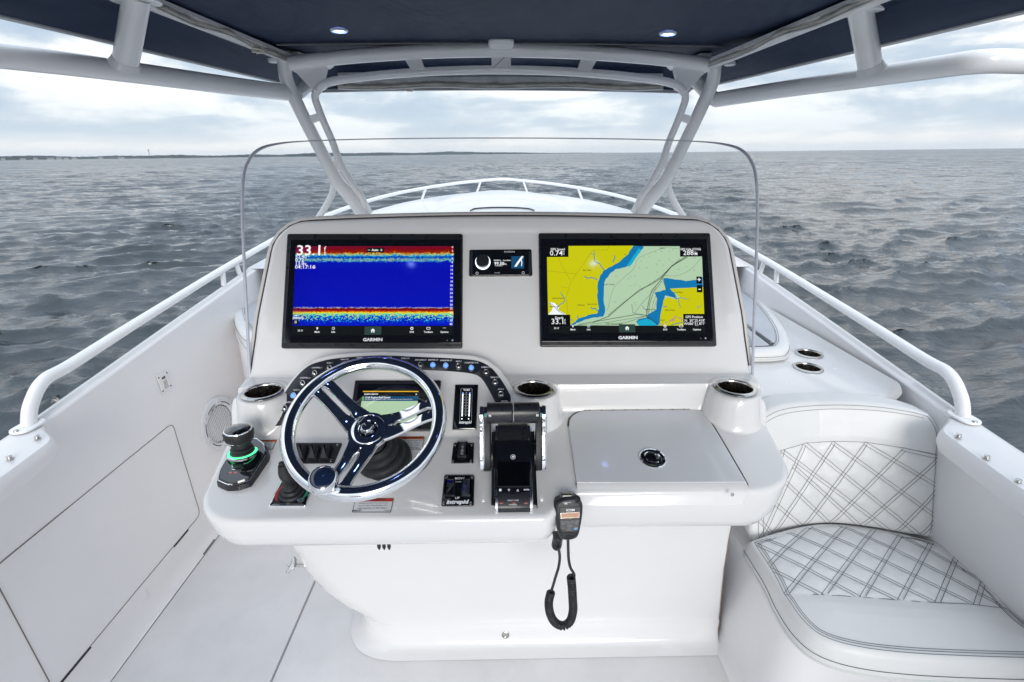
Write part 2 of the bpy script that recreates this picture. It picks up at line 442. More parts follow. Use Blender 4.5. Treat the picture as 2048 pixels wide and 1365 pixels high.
def build_shore():
    # low wooded coast, nearest on the left and running out of sight right of the bow
    M_ = mat('far_woods', (.048, .066, .062), .9, var=.3, vscale=.02)
    SAND = mat('far_beach', (.34, .32, .28), .9, var=.3, vscale=.02)
    rs = np.random.RandomState(11)
    mb = MB(); sb = MB(); n = 620
    def bearing(px): return math.atan((px-1005)/1000)
    rows = []
    for i in range(n):
        px = -420+(1250+420)*i/(n-1); b = bearing(px)
        D = 1500+700*max(0, (px+50))/1000+260*math.sin(px*.009)
        fall = min(1, max(0, (1235-px)/330))
        base = 7.5*(.55+.25*math.sin(px*.021)+.25*math.sin(px*.0083+1))*(.55+.45*fall)
        hgt = (max(1.5, base*.55)+4.2+rs.uniform(0, 1.5)+.8*math.sin(px*.05))*(D/1500)*fall
        c, s = math.cos(b), math.sin(b)
        def P(dd, z): return (s/c*(D+dd)*c, (D+dd)*c, z)
        rows.append([P(0, -.6), P(4, .5), P(9, hgt*.45), P(18, hgt*.85+rs.uniform(0, 1)), P(34, hgt), P(120, hgt*.9), P(300, -1)])
        sb.v += [P(-14, -.5), P(3, .9)]
    mb.grid(rows, flip=True)
    sb.f = [(2*i, 2*i+2, 2*i+3, 2*i+1) for i in range(n-1)]
    shore = mb.build('distant_shore', M_, flat=True, kind='structure')
    sb.build('beach', SAND, shore, flat=True)
    WALLS = mat('far_house_wall', (.40, .40, .38), .8); ROOF = mat('far_house_roof', (.20, .19, .20), .8)
    spots = [22, 36, 58, 84, 120, 143, 171, 186, 199, 214, 262, 300]
    words = ['leftmost', 'second', 'third', 'fourth', 'fifth', 'sixth', 'seventh', 'eighth', 'ninth', 'tenth', 'eleventh', 'twelfth']
    for k, px in enumerate(spots):
        b = bearing(px); D = 1500+700*max(0, (px+50))/1000+260*math.sin(px*.009)-24
        w, h = rs.uniform(8, 16), rs.uniform(2.2, 3.4)
        e = empty('waterfront_house', Matrix.Translation((D*math.sin(b), D*math.cos(b), -.3)) @ Matrix.Rotation(-b, 4, 'Z'),
                  label='%s pale waterfront house from the left edge on the far shore' % words[k], cat='house', group='houses along the far shore')
        MB().box(-w/2, w/2, -4, 4, 0, h+.6).build('wall', WALLS, e, flat=True)
        MB().add([(-w/2-.4, -4.5, h+.6), (w/2+.4, -4.5, h+.6), (w/2+.4, 4.5, h+.6), (-w/2-.4, 4.5, h+.6), (-w/2+1, 0, h+3), (w/2-1, 0, h+3)],
                 [(0, 1, 5, 4), (2, 3, 4, 5), (1, 2, 5), (3, 0, 4), (3, 2, 1, 0)]).build('roof', ROOF, e, flat=True)
    b = bearing(353); D = 1790
    e = empty('water_tower', Matrix.Translation((D*math.sin(b), D*math.cos(b), 4)), label='slim tower standing above the trees on the far left shore', cat='tower')
    MB().lathe([(.7, 0), (.6, 16)], 8, cap1=True).build('mast', ROOF, e, flat=True)
    MB().lathe([(.6, 16), (1.6, 17), (1.6, 19), (.4, 20)], 10, cap0=True, cap1=True).build('tank', ROOF, e)
build_shore()

def build_haze():
    M_ = bpy.data.materials.new('thin_sea_haze'); M_.use_nodes = True; t = NT(M_.node_tree); t.n.clear()
    v = t.node('ShaderNodeVolumePrincipled', {'Color': (.74, .85, .98, 1), 'Density': .00011, 'Anisotropy': .2})
    o_ = t.n.new('ShaderNodeOutputMaterial'); t.l.new(v.outputs[0], o_.inputs['Volume'])
    o = MB().box(-3300, 3300, -3300, 3300, -3, 32).build('haze', M_, flat=True, kind='stuff')
build_haze()

# ------------------------------------------------------------------ the boat: deck, hull, bow
DD = 1.70                                                        # deck, below the camera
def interp(x, xs, ys): return float(np.interp(x, xs, ys))
def sheer(Y): return interp(Y, [-3, 1.0, 1.45, 2.0, 2.9, 4.2, 5.4, 6.6], [.90, .82, .785, .725, .63, .53, .478, .452])
def half(Y): return interp(Y, [-3, 1.5, 2.2, 2.9, 3.6, 4.2, 4.8, 5.3, 5.75, 6.1, 6.35, 6.5, 6.6], [1.49, 1.515, 1.515, 1.51, 1.46, 1.37, 1.24, 1.08, .90, .70, .50, .30, .03])
deck = empty('deck', Vector((0, 0, Zd(DD))), kind='structure')
def deck_panel(pts, label=None):
    o = MB().plate(pts, -.03, 0, .004, 2).build('deck_panel', DECK, deck)
    if label: o['label'] = label
xa = at_d(218, 1365, DD).x; xb = at_d(541, 1365, DD).x; g = .0035
deck_panel([(-1.50, -3), (xa-g, -3), (xa-g, 3.2), (-1.50, 3.2)])
deck_panel([(xa+g, -3), (xb-g, -3), (xb-g, 3.2), (xa+g, 3.2)])
deck_panel([(xb+g, -3), (1.5, -3), (1.5, 3.2), (xb+g, 3.2)])
MB().box(-1.5, 1.5, -3, 3.2, -.06, -.035).build('deck_underlay', SEAM, deck)
# hinge ends in the hatch seam
for (a, b_) in (((1215, 555), (1155, 640)),):
    p = at_d(a[0]/2.844, 885+a[1]/2.844, DD); q = at_d(b_[0]/2.844, 885+b_[1]/2.844, DD)
    MB().box(-.004, .004, 0, (p-q).length, -.004, .0035).build('hatch_hinge', BLKS, deck).location = (q.x, q.y, 0)

hull = empty('boat_hull', Vector((0, 0, 0)), label='white fibreglass hull and side decks around the whole helm, running up to the bow', cat='boat')
def side(sg, liner, cap):
    Ys = list(np.arange(-3, 1.2, .3))+list(np.arange(1.2, 1.6, .02))+list(np.arange(1.6, 6.6, .12))+[6.6]
    Lr, Cr = [], []
    for Y in Ys:
        d = sheer(Y); xo = half(Y); st = min(1, max(0, (Y-1.30)/.11)); st = st*st*(3-2*st)
        thick = .185*(1-st)+.075*st; taper = min(1, max(0, (xo-.1)/.5)); thick *= taper
        xi = xo-thick; wallt = max(.02, xo-(.077)*taper); wall = wallt-.045*taper
        roll = .05*(1-st)+.012
        Lr.append([(sg*(wall-.034*taper), Y, Zd(DD)+.001), (sg*(wall-.022*taper), Y, Zd(DD)+.006), (sg*(wall-.006), Y, Zd(DD)+.03), (sg*wall, Y, Zd(DD)+.07),
                   (sg*(wall*.5+wallt*.5), Y, Zd((DD+d)/2)), (sg*wallt, Y, Zd(d+roll+.035)), (sg*(wallt+.0*(1-st)), Y, Zd(d+roll+.012)),
                   (sg*(xi+.012*(1-st)), Y, Zd(d+roll)), (sg*xi, Y, Zd(d+roll*.55)), (sg*(xi+.003), Y, Zd(d+roll*.22)), (sg*(xi+.014*taper), Y, Zd(d))])
        q = [(xi+.014*taper, d), (xi+.35*thick, d-.003), (xo-.045*taper, d-.006), (xo-.03*taper, d-.004), (xo-.012, d+.006), (xo, d+.02), (xo+.004, d+.05), (xo+.025, d+.06), (xo+.03, d+.085), (xo+.004, d+.10), (xo-.03, d+.35), (xo*.95-.05, CZ-.35), (xo*.90-.08, CZ+.25)]
        Cr.append([(sg*a, Y, Zd(b_)) for a, b_ in q])
    o1 = MB().grid(Lr, flip=sg < 0).build('side_liner', liner, hull, 50)
    o2 = MB().grid(Cr, flip=sg < 0).build('gunwale', cap, hull, 50)
side(-1, GELL, GELW); side(1, GELL, GELW)
# raised foredeck with its crown
def foredeck():
    ys = np.concatenate([np.linspace(2.9, 5.4, 14), np.linspace(5.5, 6.6, 12)]); P = []
    for Y in ys:
        w = half(Y)-.02; row = []
        for u in np.linspace(-1, 1, 41):
            edge = 1-abs(u)**2.6
            crown = .012*min(1, max(0, (Y-3.6)/1.4))*min(1, max(.0, (6.75-Y)/1.0))
            plate = .022*(1/(1+math.exp((abs(u*w)-.62*min(1, w/.9))/.018)))*min(1, max(0, (Y-3.2)/.3))
            row.append((u*w, Y, Zd(sheer(Y))+.004+crown*edge+plate))
        P.append(row)
    return P
MB().grid(foredeck()).build('foredeck', GELW, hull, 60)
MB().grid([[(x, 2.9, Zd(z)) for z in (1.7, .63+0.0)] for x in (-1.38, 1.38)]).build('cabin_bulkhead', GELW, hull)
# black seal of the anchor hatch
def bow_top(px, py):
    p = at_d(px, py, .43); 
    for _ in range(6):
        Y = min(6.5, max(3, p.y)); u = min(.99, abs(p.x)/max(.05, half(Y)-.02))
        z = sheer(Y)-.004-.012*min(1, max(0, (Y-3.6)/1.4))*min(1, max(.0, (6.75-Y)/1.0))*(1-u**2.6)-.022
        p = at_d(px, py, z)
    return p+Vector((0, 0, .004))
hatch = cr([bow_top(a, b_) for a, b_ in [(941, 422), (950, 418.5), (975, 416.6), (1003, 416), (1035, 416.8), (1058, 418.8), (1068, 422)]], 5)
MB().tube(hatch, .006, 6).build('hatch_seal', BLKS, hull)
# snap fasteners along the gunwales and coaming
def snap(px, py, d=.815):
    p = at_d(px, py, d)
    o = MB().lathe([(.0085, 0), (.0085, .0015), (.006, .0022), (.005, .006), (.0068, .007), (.0068, .0088), (.003, .0095)], 16, cap1=True).build('snap_fastener', STEEL, hull)
    o.location = p
for a, b_ in [(75, 877), (20, 918), (1917, 874), (1973, 917), (2036, 965)]: snap(a, b_, sheer(at_d(a, b_, .81).y)-.003)
# side storage door with its gaps and hinges
WX = -1.43
def wall_uv(px, py): p = at_x(px, py, WX); return (p.y, CZ-p.z)
DG = Fr((WX, 0, CZ), n=(1, 0, 0))
dn = empty('side_locker', Matrix.Translation((0, 0, 0)), label='white flush storage door low in the port side wall', cat='locker door')
def wall_poly(pts, x0, x1, r, rad=.03):
    o = rp([(y, -d) for y, d in pts], rad)
    m = Matrix(((0, 0, 1, 0), (1, 0, 0, 0), (0, 1, 0, CZ), (0, 0, 0, 1)))
    return o, m
o, m = wall_poly([(1.065, 1.045), (1.86, 1.045), (1.862, 1.53), (1.065, 1.53)], 0, 0, 0)
def liner_x(Y, d):
    """inside face of the port side liner, for pieces set on it"""
    st = min(1, max(0, (Y-1.30)/.11)); st = st*st*(3-2*st); xo = half(Y); th = .185*(1-st)+.075*st; xi = xo-th
    wallt = xo-.077; wall = wallt-.045; s = sheer(Y)
    mid = (DD+s)/2
    return interp(d, [s+.06, mid, DD-.07, DD-.03], [wallt, .5*wall+.5*wallt, wall, wall-.006])
def on_wall(name, outl, mt, parent, thick, proud, n=30, sg=-1, angle=38):
    """outline in (Y, -d); a thin plate that follows the liner"""
    ys = [p[0] for p in outl]; mb = MB()
    mb.plate(outl, 0, thick, .003, 2)
    mb.v = [(sg*(liner_x(y, -z)-proud-t), y, CZ+z) for (y, z, t) in mb.v]
    mb.f = [tuple(reversed(f)) for f in mb.f] if sg > 0 else mb.f
    return mb.build(name, mt, parent, angle)
def dense(outl, step=.04):
    out = []
    for i in range(len(outl)):
        a, b_ = Vector(outl[i]), Vector(outl[(i+1) % len(outl)]); n = max(1, int((b_-a).length/step))
        for k in range(n): out.append(tuple(a.lerp(b_, k/n)))
    return out
def outline_strip(outl, w): return dense(outl), inset(dense(outl), w)
def wall_seam(pts, w, parent, name='door_gap', closed=True, sg=-1):
    P = cr([(sg*(liner_x(y, -z)-.0005), y, CZ+z) for y, z in pts], 1, closed)
    return MB().tube(P, w, 5, closed=closed).build(name, SEAM, parent)
door = dense(rp([(1.095, -1.552), (1.900, -1.552), (1.915, -1.082), (1.10, -1.082)], .03))
wall_seam(door, .0016, dn)
def hinge(y0, y1, parent):
    P = [(-(liner_x(y, 1.555)-.001), y, CZ-1.5545) for y in np.linspace(y0, y1, 8)]
    MB().tube(P, .0042, 6).build('hinge', BLKS, parent)
hinge(1.70, 1.80, dn); hinge(1.10, 1.24, dn)
# recessed latch plate on the port side
e = empty('wall_latch', Matrix.Translation((0, 0, 0)), label='small white latch plate screwed to the port side wall', cat='latch')
WX = -1.418; lp = [wall_uv(a, b_) for a, b_ in [(318, 750), (338, 741), (348.5, 776), (330, 789)]]
lo = rp([(y, -d) for y, d in lp], .006)
on_wall('plate', dense(lo, .008), GELW, e, .004, .002)
cy = sum(p[0] for p in lo)/len(lo); cz_ = sum(p[1] for p in lo)/len(lo)
for (sy, sz) in ((-1, 1), (1, 1), (-1, -1), (1, -1)):
    on_wall('screw', [(cy+sy*.026+.0042*math.cos(t), cz_+sz*.030+.0042*math.sin(t)) for t in np.linspace(0, 2*pi, 9)[:-1]], BLKS, e, .0035, .0045)
on_wall('latch_slot', rp([(cy-.012, cz_+.014), (cy+.012, cz_+.014), (cy+.012, cz_+.024), (cy-.012, cz_+.024)], .004), BLKS, e, .0035, .0040)
on_wall('latch_tongue', rp([(cy-.013, cz_-.030), (cy+.013, cz_-.030), (cy+.013, cz_+.008), (cy-.013, cz_+.008)], .004), STEEL, e, .0035, .0036)
# loudspeaker
def speaker():
    Y0, D0, R = 2.20, 1.250, .135
    c = Vector((-(liner_x(Y0, D0)), Y0, Zd(D0)))
    f = Fr(c, n=(1, -.10, .06)); e = empty('loudspeaker', f.mtx(), label='round white loudspeaker with slotted grille in the port wall', cat='loudspeaker')
    WS = mat('speaker_white_plastic', (.70, .70, .73), .35)
    MB().lathe([(R, 0), (R, .010), (R-.006, .016), (.100, .018), (.094, .012), (.094, .004)], 56).build('bezel', WS, e)
    MB().lathe([(.094, .003), (.0, .003)], 48).build('baffle', mat('speaker_baffle_grey', (.045, .045, .055), .6), e)  # dark grey disc that shows between the grille slats
    for k in range(6):
        a = 2*pi*k/6+.35; x, y = .112*math.cos(a), .112*math.sin(a)
        MB().lathe([(.016, .010), (.015, .020), (.006, .021), (.0055, .016), (.0, .016)], 16, x, y).build('mounting_boss', WS, e)
    for k in range(6):
        a0 = 2*pi*k/6+.35+.22; a1 = a0+2*pi/6-.44
        P = [(.107*math.cos(a), .107*math.sin(a), .0175) for a in np.linspace(a0, a1, 10)]
        MB().tube(P, .0022, 5).build('bezel_slot', GASK, e)
    n = 13
    for k in range(n):
        y = -.085+.170*k/(n-1); w = math.sqrt(max(0, .0885**2-y*y))
        MB().box(-w, w, -.0040, .0040, .004, .011, .001, Matrix.Rotation(.6, 4, 'Z') @ Matrix.Translation((0, y, 0))).build('grille_slat', WS, e)
speaker()

# ------------------------------------------------------------------ bow rail, one bent tube around the whole foredeck
def rail():
    e = empty('bow_rail', Vector((0, 0, 0)), label='white powder-coated tube rail running round the bow and both sides', cat='handrail')
    half_ = [(1.462, 1.375, sheer(1.38)), (1.475, 1.42, sheer(1.4)-.055), (1.487, 1.50, sheer(1.5)-.092), (1.49, 1.62, .680), (1.49, 2.0, .640), (1.475, 2.9, .548), (1.40, 3.6, .47), (1.24, 4.4, .405), (1.05, 5.0, .365), (.80, 5.5, .335), (.52, 5.9, .312), (.25, 6.2, .298), (0, 6.42, .290)]
    left = [Vector((-x, y, Zd(d))) for x, y, d in half_]; right = [Vector((x, y, Zd(d))) for x, y, d in half_][::-1][1:]
    path = cr(left+right, 7)
    rad = [.0165+.0035*min(1, max(0, (3.2-p.y)/1.6)) for p in path]
    MB().tube(path, rad, 16).build('top_tube', PAINT, e)
    for sg in (-1, 1):
        f = Fr(Vector((sg*1.462, 1.375, Zd(sheer(1.375)-.005))), n=(0, 0, 1))
        o = MB().plate(rr(.066, .094, .031, 8), 0, .006, .004, 2, Matrix.Rotation(0, 4, 'Z')).build('end_flange', PAINT, e); o.matrix_local = f.mtx()
        for sy in (-.037, .036):
            MB().lathe([(.007, .006), (.006, .010), (0, .011)], 12, 0, sy).build('flange_screw', STEEL, e).matrix_local = f.mtx()
    def post(Y, lean=0):
        for sg in (-1, 1):
            i = min(range(len(path)), key=lambda i: abs(path[i].y-Y)+(0 if path[i].x*sg > 0 else 99))
            a = path[i]; w = min(half(Y+lean)-.03, abs(a.x)+.06)
            b_ = Vector((sg*w, Y+lean, Zd(sheer(Y+lean))+.003))
            MB().tube([b_, a], .0125, 12).build('stanchion', PAINT, e)
    for Y, l in ((2.62, 0), (2.80, 0), (3.65, 0), (4.6, .0), (5.5, .02), (6.2, .06)): post(Y, l)
rail()
# ------------------------------------------------------------------ console
SH = Fr((0, .907, Zd(.75)), n=(0, -.194, 1))                     # lower shelf
HP = Fr((0, 1.158, Zd(.701)), n=(0, -1.19, 1))                   # helm panel
FC = Fr((0, 1.45, Zd(.39)), elev=28)                             # display face
def smax(a, b, k): h = np.clip(.5+.5*(a-b)/k, 0, 1); return b*(1-h)+a*h+k*h*(1-h)
def smin(a, b, k): return -smax(-a, -b, k)
LEDGE = -.61
cup1 = at_d(527, 787, .61); cup2 = at_d(1068, 781, .61); cup3 = at_d(1470, 779, .61)
arc_px = [(531, 856), (545, 815), (572, 778), (600, 742), (635, 721), (667, 714), (706, 710.5), (765, 708), (823, 710), (865, 711.5), (920, 714), (950, 717), (975, 725), (997, 740), (1015, 764), (1028, 788), (1038, 812), (1046, 840)]
_a = [HP.uv(*p) for p in arc_px]
arc_y = [(u, 1.158+v*HP.v.y) for u, v in _a]                      # plan position of the pod outline
ax_ = [p[0] for p in arc_y]; ay_ = [p[1] for p in arc_y]
ax_ = [ax_[0]-.05]+ax_+[ax_[-1]+.02]; ay_ = [1.08]+ay_+[1.10]
def console_h(x, y):
    """height of the moulded top, metres relative to the camera; numpy arrays"""
    hs = -.926+.194*y
    hf = -.605+1.883*(y-1.336)
    hl = np.minimum(LEDGE+6*(y-1.262), LEDGE+.02*(y-1.262))
    base = smax(hs, hl, .012)
    base = smax(base, hl, .02)
    for c, R, kk in ((cup1, .066, .016), (cup3, .067, .020), (cup2, .066, .020)):
        dd = np.sqrt((x-c.x)**2+(y-c.y)**2)
        tw = smin(np.full_like(x, LEDGE+.002), LEDGE-6.0*(dd-R), .010)
        base = smax(base, tw, kk)
    # the ledge falls away on the port flank, where only the tower stands
    yt = np.interp(x, ax_, ay_)+.006
    hH = -.701+1.19*(y-1.158); hcap = -.701+1.19*(yt-1.158)-1.0*(y-yt)
    pod = smin(hH, hcap, .010)
    pod = np.where((x < ax_[0]) | (x > ax_[-1]), -2., pod)
    base = smax(base, pod, .006)
    out = smax(base, hf, .022)
    for c in (cup1, cup2, cup3):
        dd = np.sqrt((x-c.x)**2+(y-c.y)**2)
        out = np.where(dd < .0485, out-.10, out)
    return out
YJ, YT = 1.40, 1.5475
XLy = [.85, 1.0, 1.16, 1.3, 1.336, 1.40, 1.50, 1.57]
XLv = [-.672, -.688, -.712, -.727, -.724, -.712, -.682, -.664]
XRv = [.680, .690, .705, .718, .716, .706, .680, .662]
console = empty('helm_console', Vector((0, 0, 0)), label='wide white moulded helm console with dashboard, display face and glovebox', cat='console')
def front_y(x):
    s = np.clip((x-.085)/.066, 0, 1); return .907+.070*s*s*(3-2*s)
def build_console():
    xl, xr = -.672, .680; rc = .085
    th = np.linspace(0, pi/2, 14)
    us = np.concatenate([xl+rc*(1-np.cos(th)), np.linspace(xl+rc, xr-rc, 250)[1:-1], xr-rc+rc*np.sin(th)])
    yf = front_y(us)
    dl = np.clip(xl+rc-us, 0, rc); yf = yf+rc-np.sqrt(np.maximum(0, rc*rc-dl*dl))
    dr = np.clip(us-(xr-rc), 0, rc); yf = yf+rc-np.sqrt(np.maximum(0, rc*rc-dr*dr))
    un = (us-xl)/(xr-xl)
    rt = .078; wtop = xr-xl
    yt = YT+.009*(1-((us-(xl+xr)/2)/(wtop/2))**2)
    e1 = np.clip(xl+rt-us, 0, rt); yt = yt-.469*(rt-np.sqrt(np.maximum(0, rt*rt-e1*e1)))
    e2 = np.clip(us-(xr-rt), 0, rt); yt = yt-.469*(rt-np.sqrt(np.maximum(0, rt*rt-e2*e2)))
    A = np.linspace(0, 1, 150); B = np.linspace(0, 1, 46)[1:]
    Y = np.concatenate([yf[None, :]+(YJ-yf)[None, :]*A[:, None], YJ+(yt-YJ)[None, :]*B[:, None]])
    XL = np.interp(Y, XLy, XLv); XR = np.interp(Y, XLy, XRv)
    X = XL+(XR-XL)*un[None, :]
    H = console_h(X, Y)
    # slightly hollowed display face with a raised soft rim
    s = (Y-1.336)/.469; edge = np.minimum(np.minimum(X-XL, XR-X), (yt[None, :]-Y)/.469)
    on = np.clip((Y-1.39)/.03, 0, 1)
    rim = .007*(1/(1+np.exp((edge-.034)/.006)))*on
    Y2 = Y-rim*.883; H2 = H+rim*.469
    P = np.stack([X, Y2, H2+CZ], -1)
    mb = MB(); mb.grid(P.tolist())
    # boundary loop: down the port edge, along the front, up the starboard edge, back along the top
    nr, nc = P.shape[:2]
    idx = [(i, 0) for i in range(nr-1, 0, -1)]+[(0, j) for j in range(nc)]+[(i, nc-1) for i in range(1, nr)]+[(nr-1, j) for j in range(nc-2, 0, -1)]
    loop = np.array([P[i, j] for i, j in idx]); n = len(loop)
    T = np.roll(loop, -2, 0)-np.roll(loop, 2, 0)
    for _ in range(3): T = (T+np.roll(T, 1, 0)+np.roll(T, -1, 0))/3
    b = np.clip((loop[:, 1]-1.20)/.16, 0, 1); b = b*b*(3-2*b)
    Nn = np.stack([np.zeros(n), -.12*(1-b)-.883*b, .993*(1-b)+.469*b], -1); Nn /= np.linalg.norm(Nn, axis=1)[:, None]
    O = np.cross(T, Nn); O /= np.linalg.norm(O, axis=1)[:, None]
    r = .015
    prof = [(r*math.sin(a), r*(1-math.cos(a))) for a in np.linspace(0, pi/2, 7)[1:]]
    rights = np.clip((loop[:, 0]-.09)/.1, 0, 1)
    depth = (.115+.045*rights)*(1-b)+.055*b
    tail = [(.013, .35), (.006, .62), (-.006, .84), (-.018, .94), (-.036, .99), (-.075, 1.0), (-.16, 1.0)]
    rings = [loop]
    for o_, d_ in prof: rings.append(loop+O*o_-Nn*d_)
    for o_, f_ in tail:
        oo = np.where(b > .5, np.minimum(o_, .014)+.0, o_)
        rings.append(loop+O*oo[:, None]-Nn*(r+(depth-r)*f_)[:, None])
    base = len(mb.v); start = [i*nc+j for i, j in idx]
    for R in rings[1:]: mb.v += [tuple(p) for p in R.tolist()]
    for k in range(len(rings)-1):
        for i in range(n):
            j = (i+1) % n
            a0 = start[i] if k == 0 else base+(k-1)*n+i; a1 = start[j] if k == 0 else base+(k-1)*n+j
            b0 = base+k*n+i; b1 = base+k*n+j
            mb.f.append((a0, b0, b1, a1))
    mb.build('dashboard_moulding', GEL, console, 60)
    # trim bead that runs up both flanks and over the top of the display face
    sel = [i for i in range(n) if b[i] > .97]
    # order along the loop: starboard flank -> top -> port flank
    st = [i for i in sel if idx[i][1] == nc-1]; tp = [i for i in sel if idx[i][0] == nr-1 and 0 < idx[i][1] < nc-1]; pt = [i for i in sel if idx[i][1] == 0]
    order = st+sorted(tp)+pt
    path = [Vector(loop[i]+O[i]*.020-Nn[i]*.024) for i in order]
    path2 = [Vector(loop[i]+O[i]*.0165-Nn[i]*.013) for i in order]
    def thin(pp): return pp[::3]+[pp[-1]]
    MB().tube(thin(path), .0135, 10).build('edge_trim', BEIGE, console)
    MB().tube(thin(path2), .0036, 6).build('trim_gap', GASK, console)
build_console()
# body of the console ahead of the face
def body():
    R = []
    for yy, zt, w in ((1.40, .56, .69), (1.50, .40, .68), (1.575, .225, .655), (1.62, .225, .66), (1.9, .275, .66), (2.02, .33, .655), (2.08, .42, .65)):
        sec = rp([(-w, -.98), (w, -.98), (w*.985, -zt), (-w*.985, -zt)], [.001, .001, .09, .09], 6)
        R.append([(x, yy, CZ+z) for x, z in sec])
    MB().rings(R).build('console_shell', GEL, console, 50)
body()
# lower body: face under the dash, port corner rounded and undercut like a hull
def lower():
    R = []
    for d, xl, yf, rad in ((.80, -.68, 1.13, .12), (1.0, -.71, 1.205, .12), (1.15, -.725, 1.25, .13), (1.3, -.72, 1.285, .15), (1.42, -.695, 1.31, .17), (1.50, -.655, 1.325, .18), (1.56, -.602, 1.336, .19), (1.59, -.574, 1.342, .19), (1.602, -.565, 1.343, .19), (1.606, -.567, 1.339, .19), (1.64, -.566, 1.337, .19), (1.665, -.572, 1.330, .20), (1.682, -.584, 1.318, .21), (1.693, -.602, 1.300, .22), (1.6985, -.615, 1.280, .24)):
        xr2 = interp(d, [.8, 1.06, 1.3, 1.6], [.655, .70, .737, .788])
        o = rp([(xl, yf), (xr2, yf), (xr2, 2.0), (xl*.9, 2.0)], [rad, .012, .01, .05], 12)
        R.append([(x, y, Zd(d)) for x, y in o])
    MB().rings(R[::-1]).build('console_base', GEL, console, 50)
    P = [Vector((interp(d, [.8, 1.06, 1.3, 1.6], [.655, .70, .737, .788])+.0035, interp(d, [.80, 1.0, 1.15, 1.3, 1.42, 1.52, 1.6, 1.69], [1.13, 1.205, 1.25, 1.285, 1.31, 1.33, 1.34, 1.33])+.014, Zd(d))) for d in np.linspace(.98, 1.69, 24)]
    MB().tube(P, .0035, 6).build('side_sealant', mat('brown_sealant', (.22, .15, .115), .6), console)
lower()
def face_pt(px, py, h=0):
    """point on the lower console face"""
    Y = 1.3
    for _ in range(8):
        p = at_y(px, py, Y); Y = interp(CZ-p.z, [.80, 1.0, 1.15, 1.3, 1.42, 1.52, 1.6, 1.66, 1.69], [1.13, 1.205, 1.25, 1.285, 1.31, 1.33, 1.336, 1.335, 1.30])-h
    return at_y(px, py, Y)
# drain plug at the foot of the console
f = Fr(face_pt(1011, 1270), elev=12); o = MB().lathe([(.014, 0), (.014, .003), (.011, .004), (.010, .001), (0, .001)], 20).build('foot_plug', STEEL, console); o.matrix_world = f.mtx()
# nozzles peeping out under the dash
for k, px in enumerate((758, 768, 778)):
    p = face_pt(px, 1094)-Vector((0, .10, 0)); p = at_y(px, 1092, p.y)
    MB().lathe([(.0055, .03), (.0055, -.004), (.002, -.014)], 10, cap0=True, cap1=True).build('cable_end', BLK, console).location = p

# glovebox lid, set into the shelf to starboard
lid = None
def shelf_plate(name, outl_px, mt, parent, z0=-.004, z1=.0025, rad=.01, r=.002, **kw):
    o = rp(SH.q(outl_px), rad)
    ob = MB().plate(o, z0, z1, r, 2).build(name, mt, parent, **kw); ob.matrix_world = SH.mtx(); return ob
def on(frame, mb, name, mt, parent, world=True, **kw):
    ob = mb.build(name, mt, parent, **kw); ob.matrix_world = frame.mtx(); return ob
ledge = SH.q([(1137, 858), (1141, 838), (1160, 826), (1185, 823.5), (1385, 822), (1408, 834), (1428, 858), (1493, 969)])
ledge = [tuple(p) for p in cr(ledge, 5)]
fl = SH.q([(1153, 969)])[0]
lid_out = ledge+[fl]
if area2(lid_out) < 0: lid_out = lid_out[::-1]
lidE = empty('glovebox_lid', SH.mtx(), label='grey-white glovebox lid with dark round latch, right side of the dash', cat='lid')
LIDM = gelcoat('gelcoat_lid', (.70, .71, .735), .16, .5)
MB().plate(lid_out, -.006, .0060, .0035, 3).build('lid_top', LIDM, lidE)
MB().tube([(x, y, .0018) for x, y in inset(lid_out, -.0022)][:-1], .0019, 6).build('lid_seal', GASK, lidE)
# the lid wraps over the front edge
fa, fb = fl, ledge[-1]
def frontface(px, py): return at_y(px, py, .958)
P = []
tl, tr_ = SH.at(*fa), SH.at(*fb)
fp = [frontface(1156, 1006), frontface(1166, 1009.5), frontface(1468, 1008), frontface(1482, 1004)]
prof = []
for s_ in np.linspace(0, 1, 24):
    top = tl.lerp(tr_, s_); bot = frontface(1156+(1482-1156)*s_, 1006+3*math.sin(min(1, s_*8, (1-s_)*8)*pi/2))
    prof.append([tuple(top+Vector((0, 0, .0045))), tuple(top.lerp(bot, .1)+Vector((0, -.010, .0025))), tuple(top.lerp(bot, .28)+Vector((0, -.0125, -.002))), tuple(bot+Vector((0, -.004, 0))), tuple(bot)])
o = MB().grid(prof, flip=True).build('lid_front', GEL, lidE, 60); o.matrix_world = Matrix()
hx0, hx1 = SH.uv(1167, 824.5), SH.uv(1379, 822.5)
hm = MB()
o = MB().box(hx0[0], hx1[0], hx0[1]-.003, hx0[1]+.004, 0, .0070).build('piano_hinge', STEEL, lidE)
for k in range(9):
    x = hx0[0]+(hx1[0]-hx0[0])*(k+.5)/9
    MB().box(x-.0008, x+.0008, hx0[1]-.0032, hx0[1]+.0042, .0069, .0075).build('hinge_gap', GASK, lidE)
cx_, cy_ = SH.uv(1305, 918, .005); LZ = .0015
MB().lathe([(.033, .003), (.033, .0055), (.0318, .0065), (.0305, .0050)], 48, cx_, cy_).build('latch_ring', CHROME, lidE).location = (0, 0, .0028)
MB().lathe([(.0307, .0045), (.026, .0035), (.0, .0030)], 40, cx_, cy_).build('latch_well', BLKG, lidE).location = (0, 0, .0028)
m = Matrix.Translation((cx_, cy_, 0)) @ Matrix.Rotation(-.35, 4, 'Z')
MB().plate([(x, y) for x, y in rp([(-.026, -.004), (-.016, .018), (.016, .018), (.026, -.004), (.012, -.012), (-.012, -.012)], .008)], .0035, .0075, .002, 2, m).build('latch_paddle', BLKG, lidE).location = (0, 0, .0028)
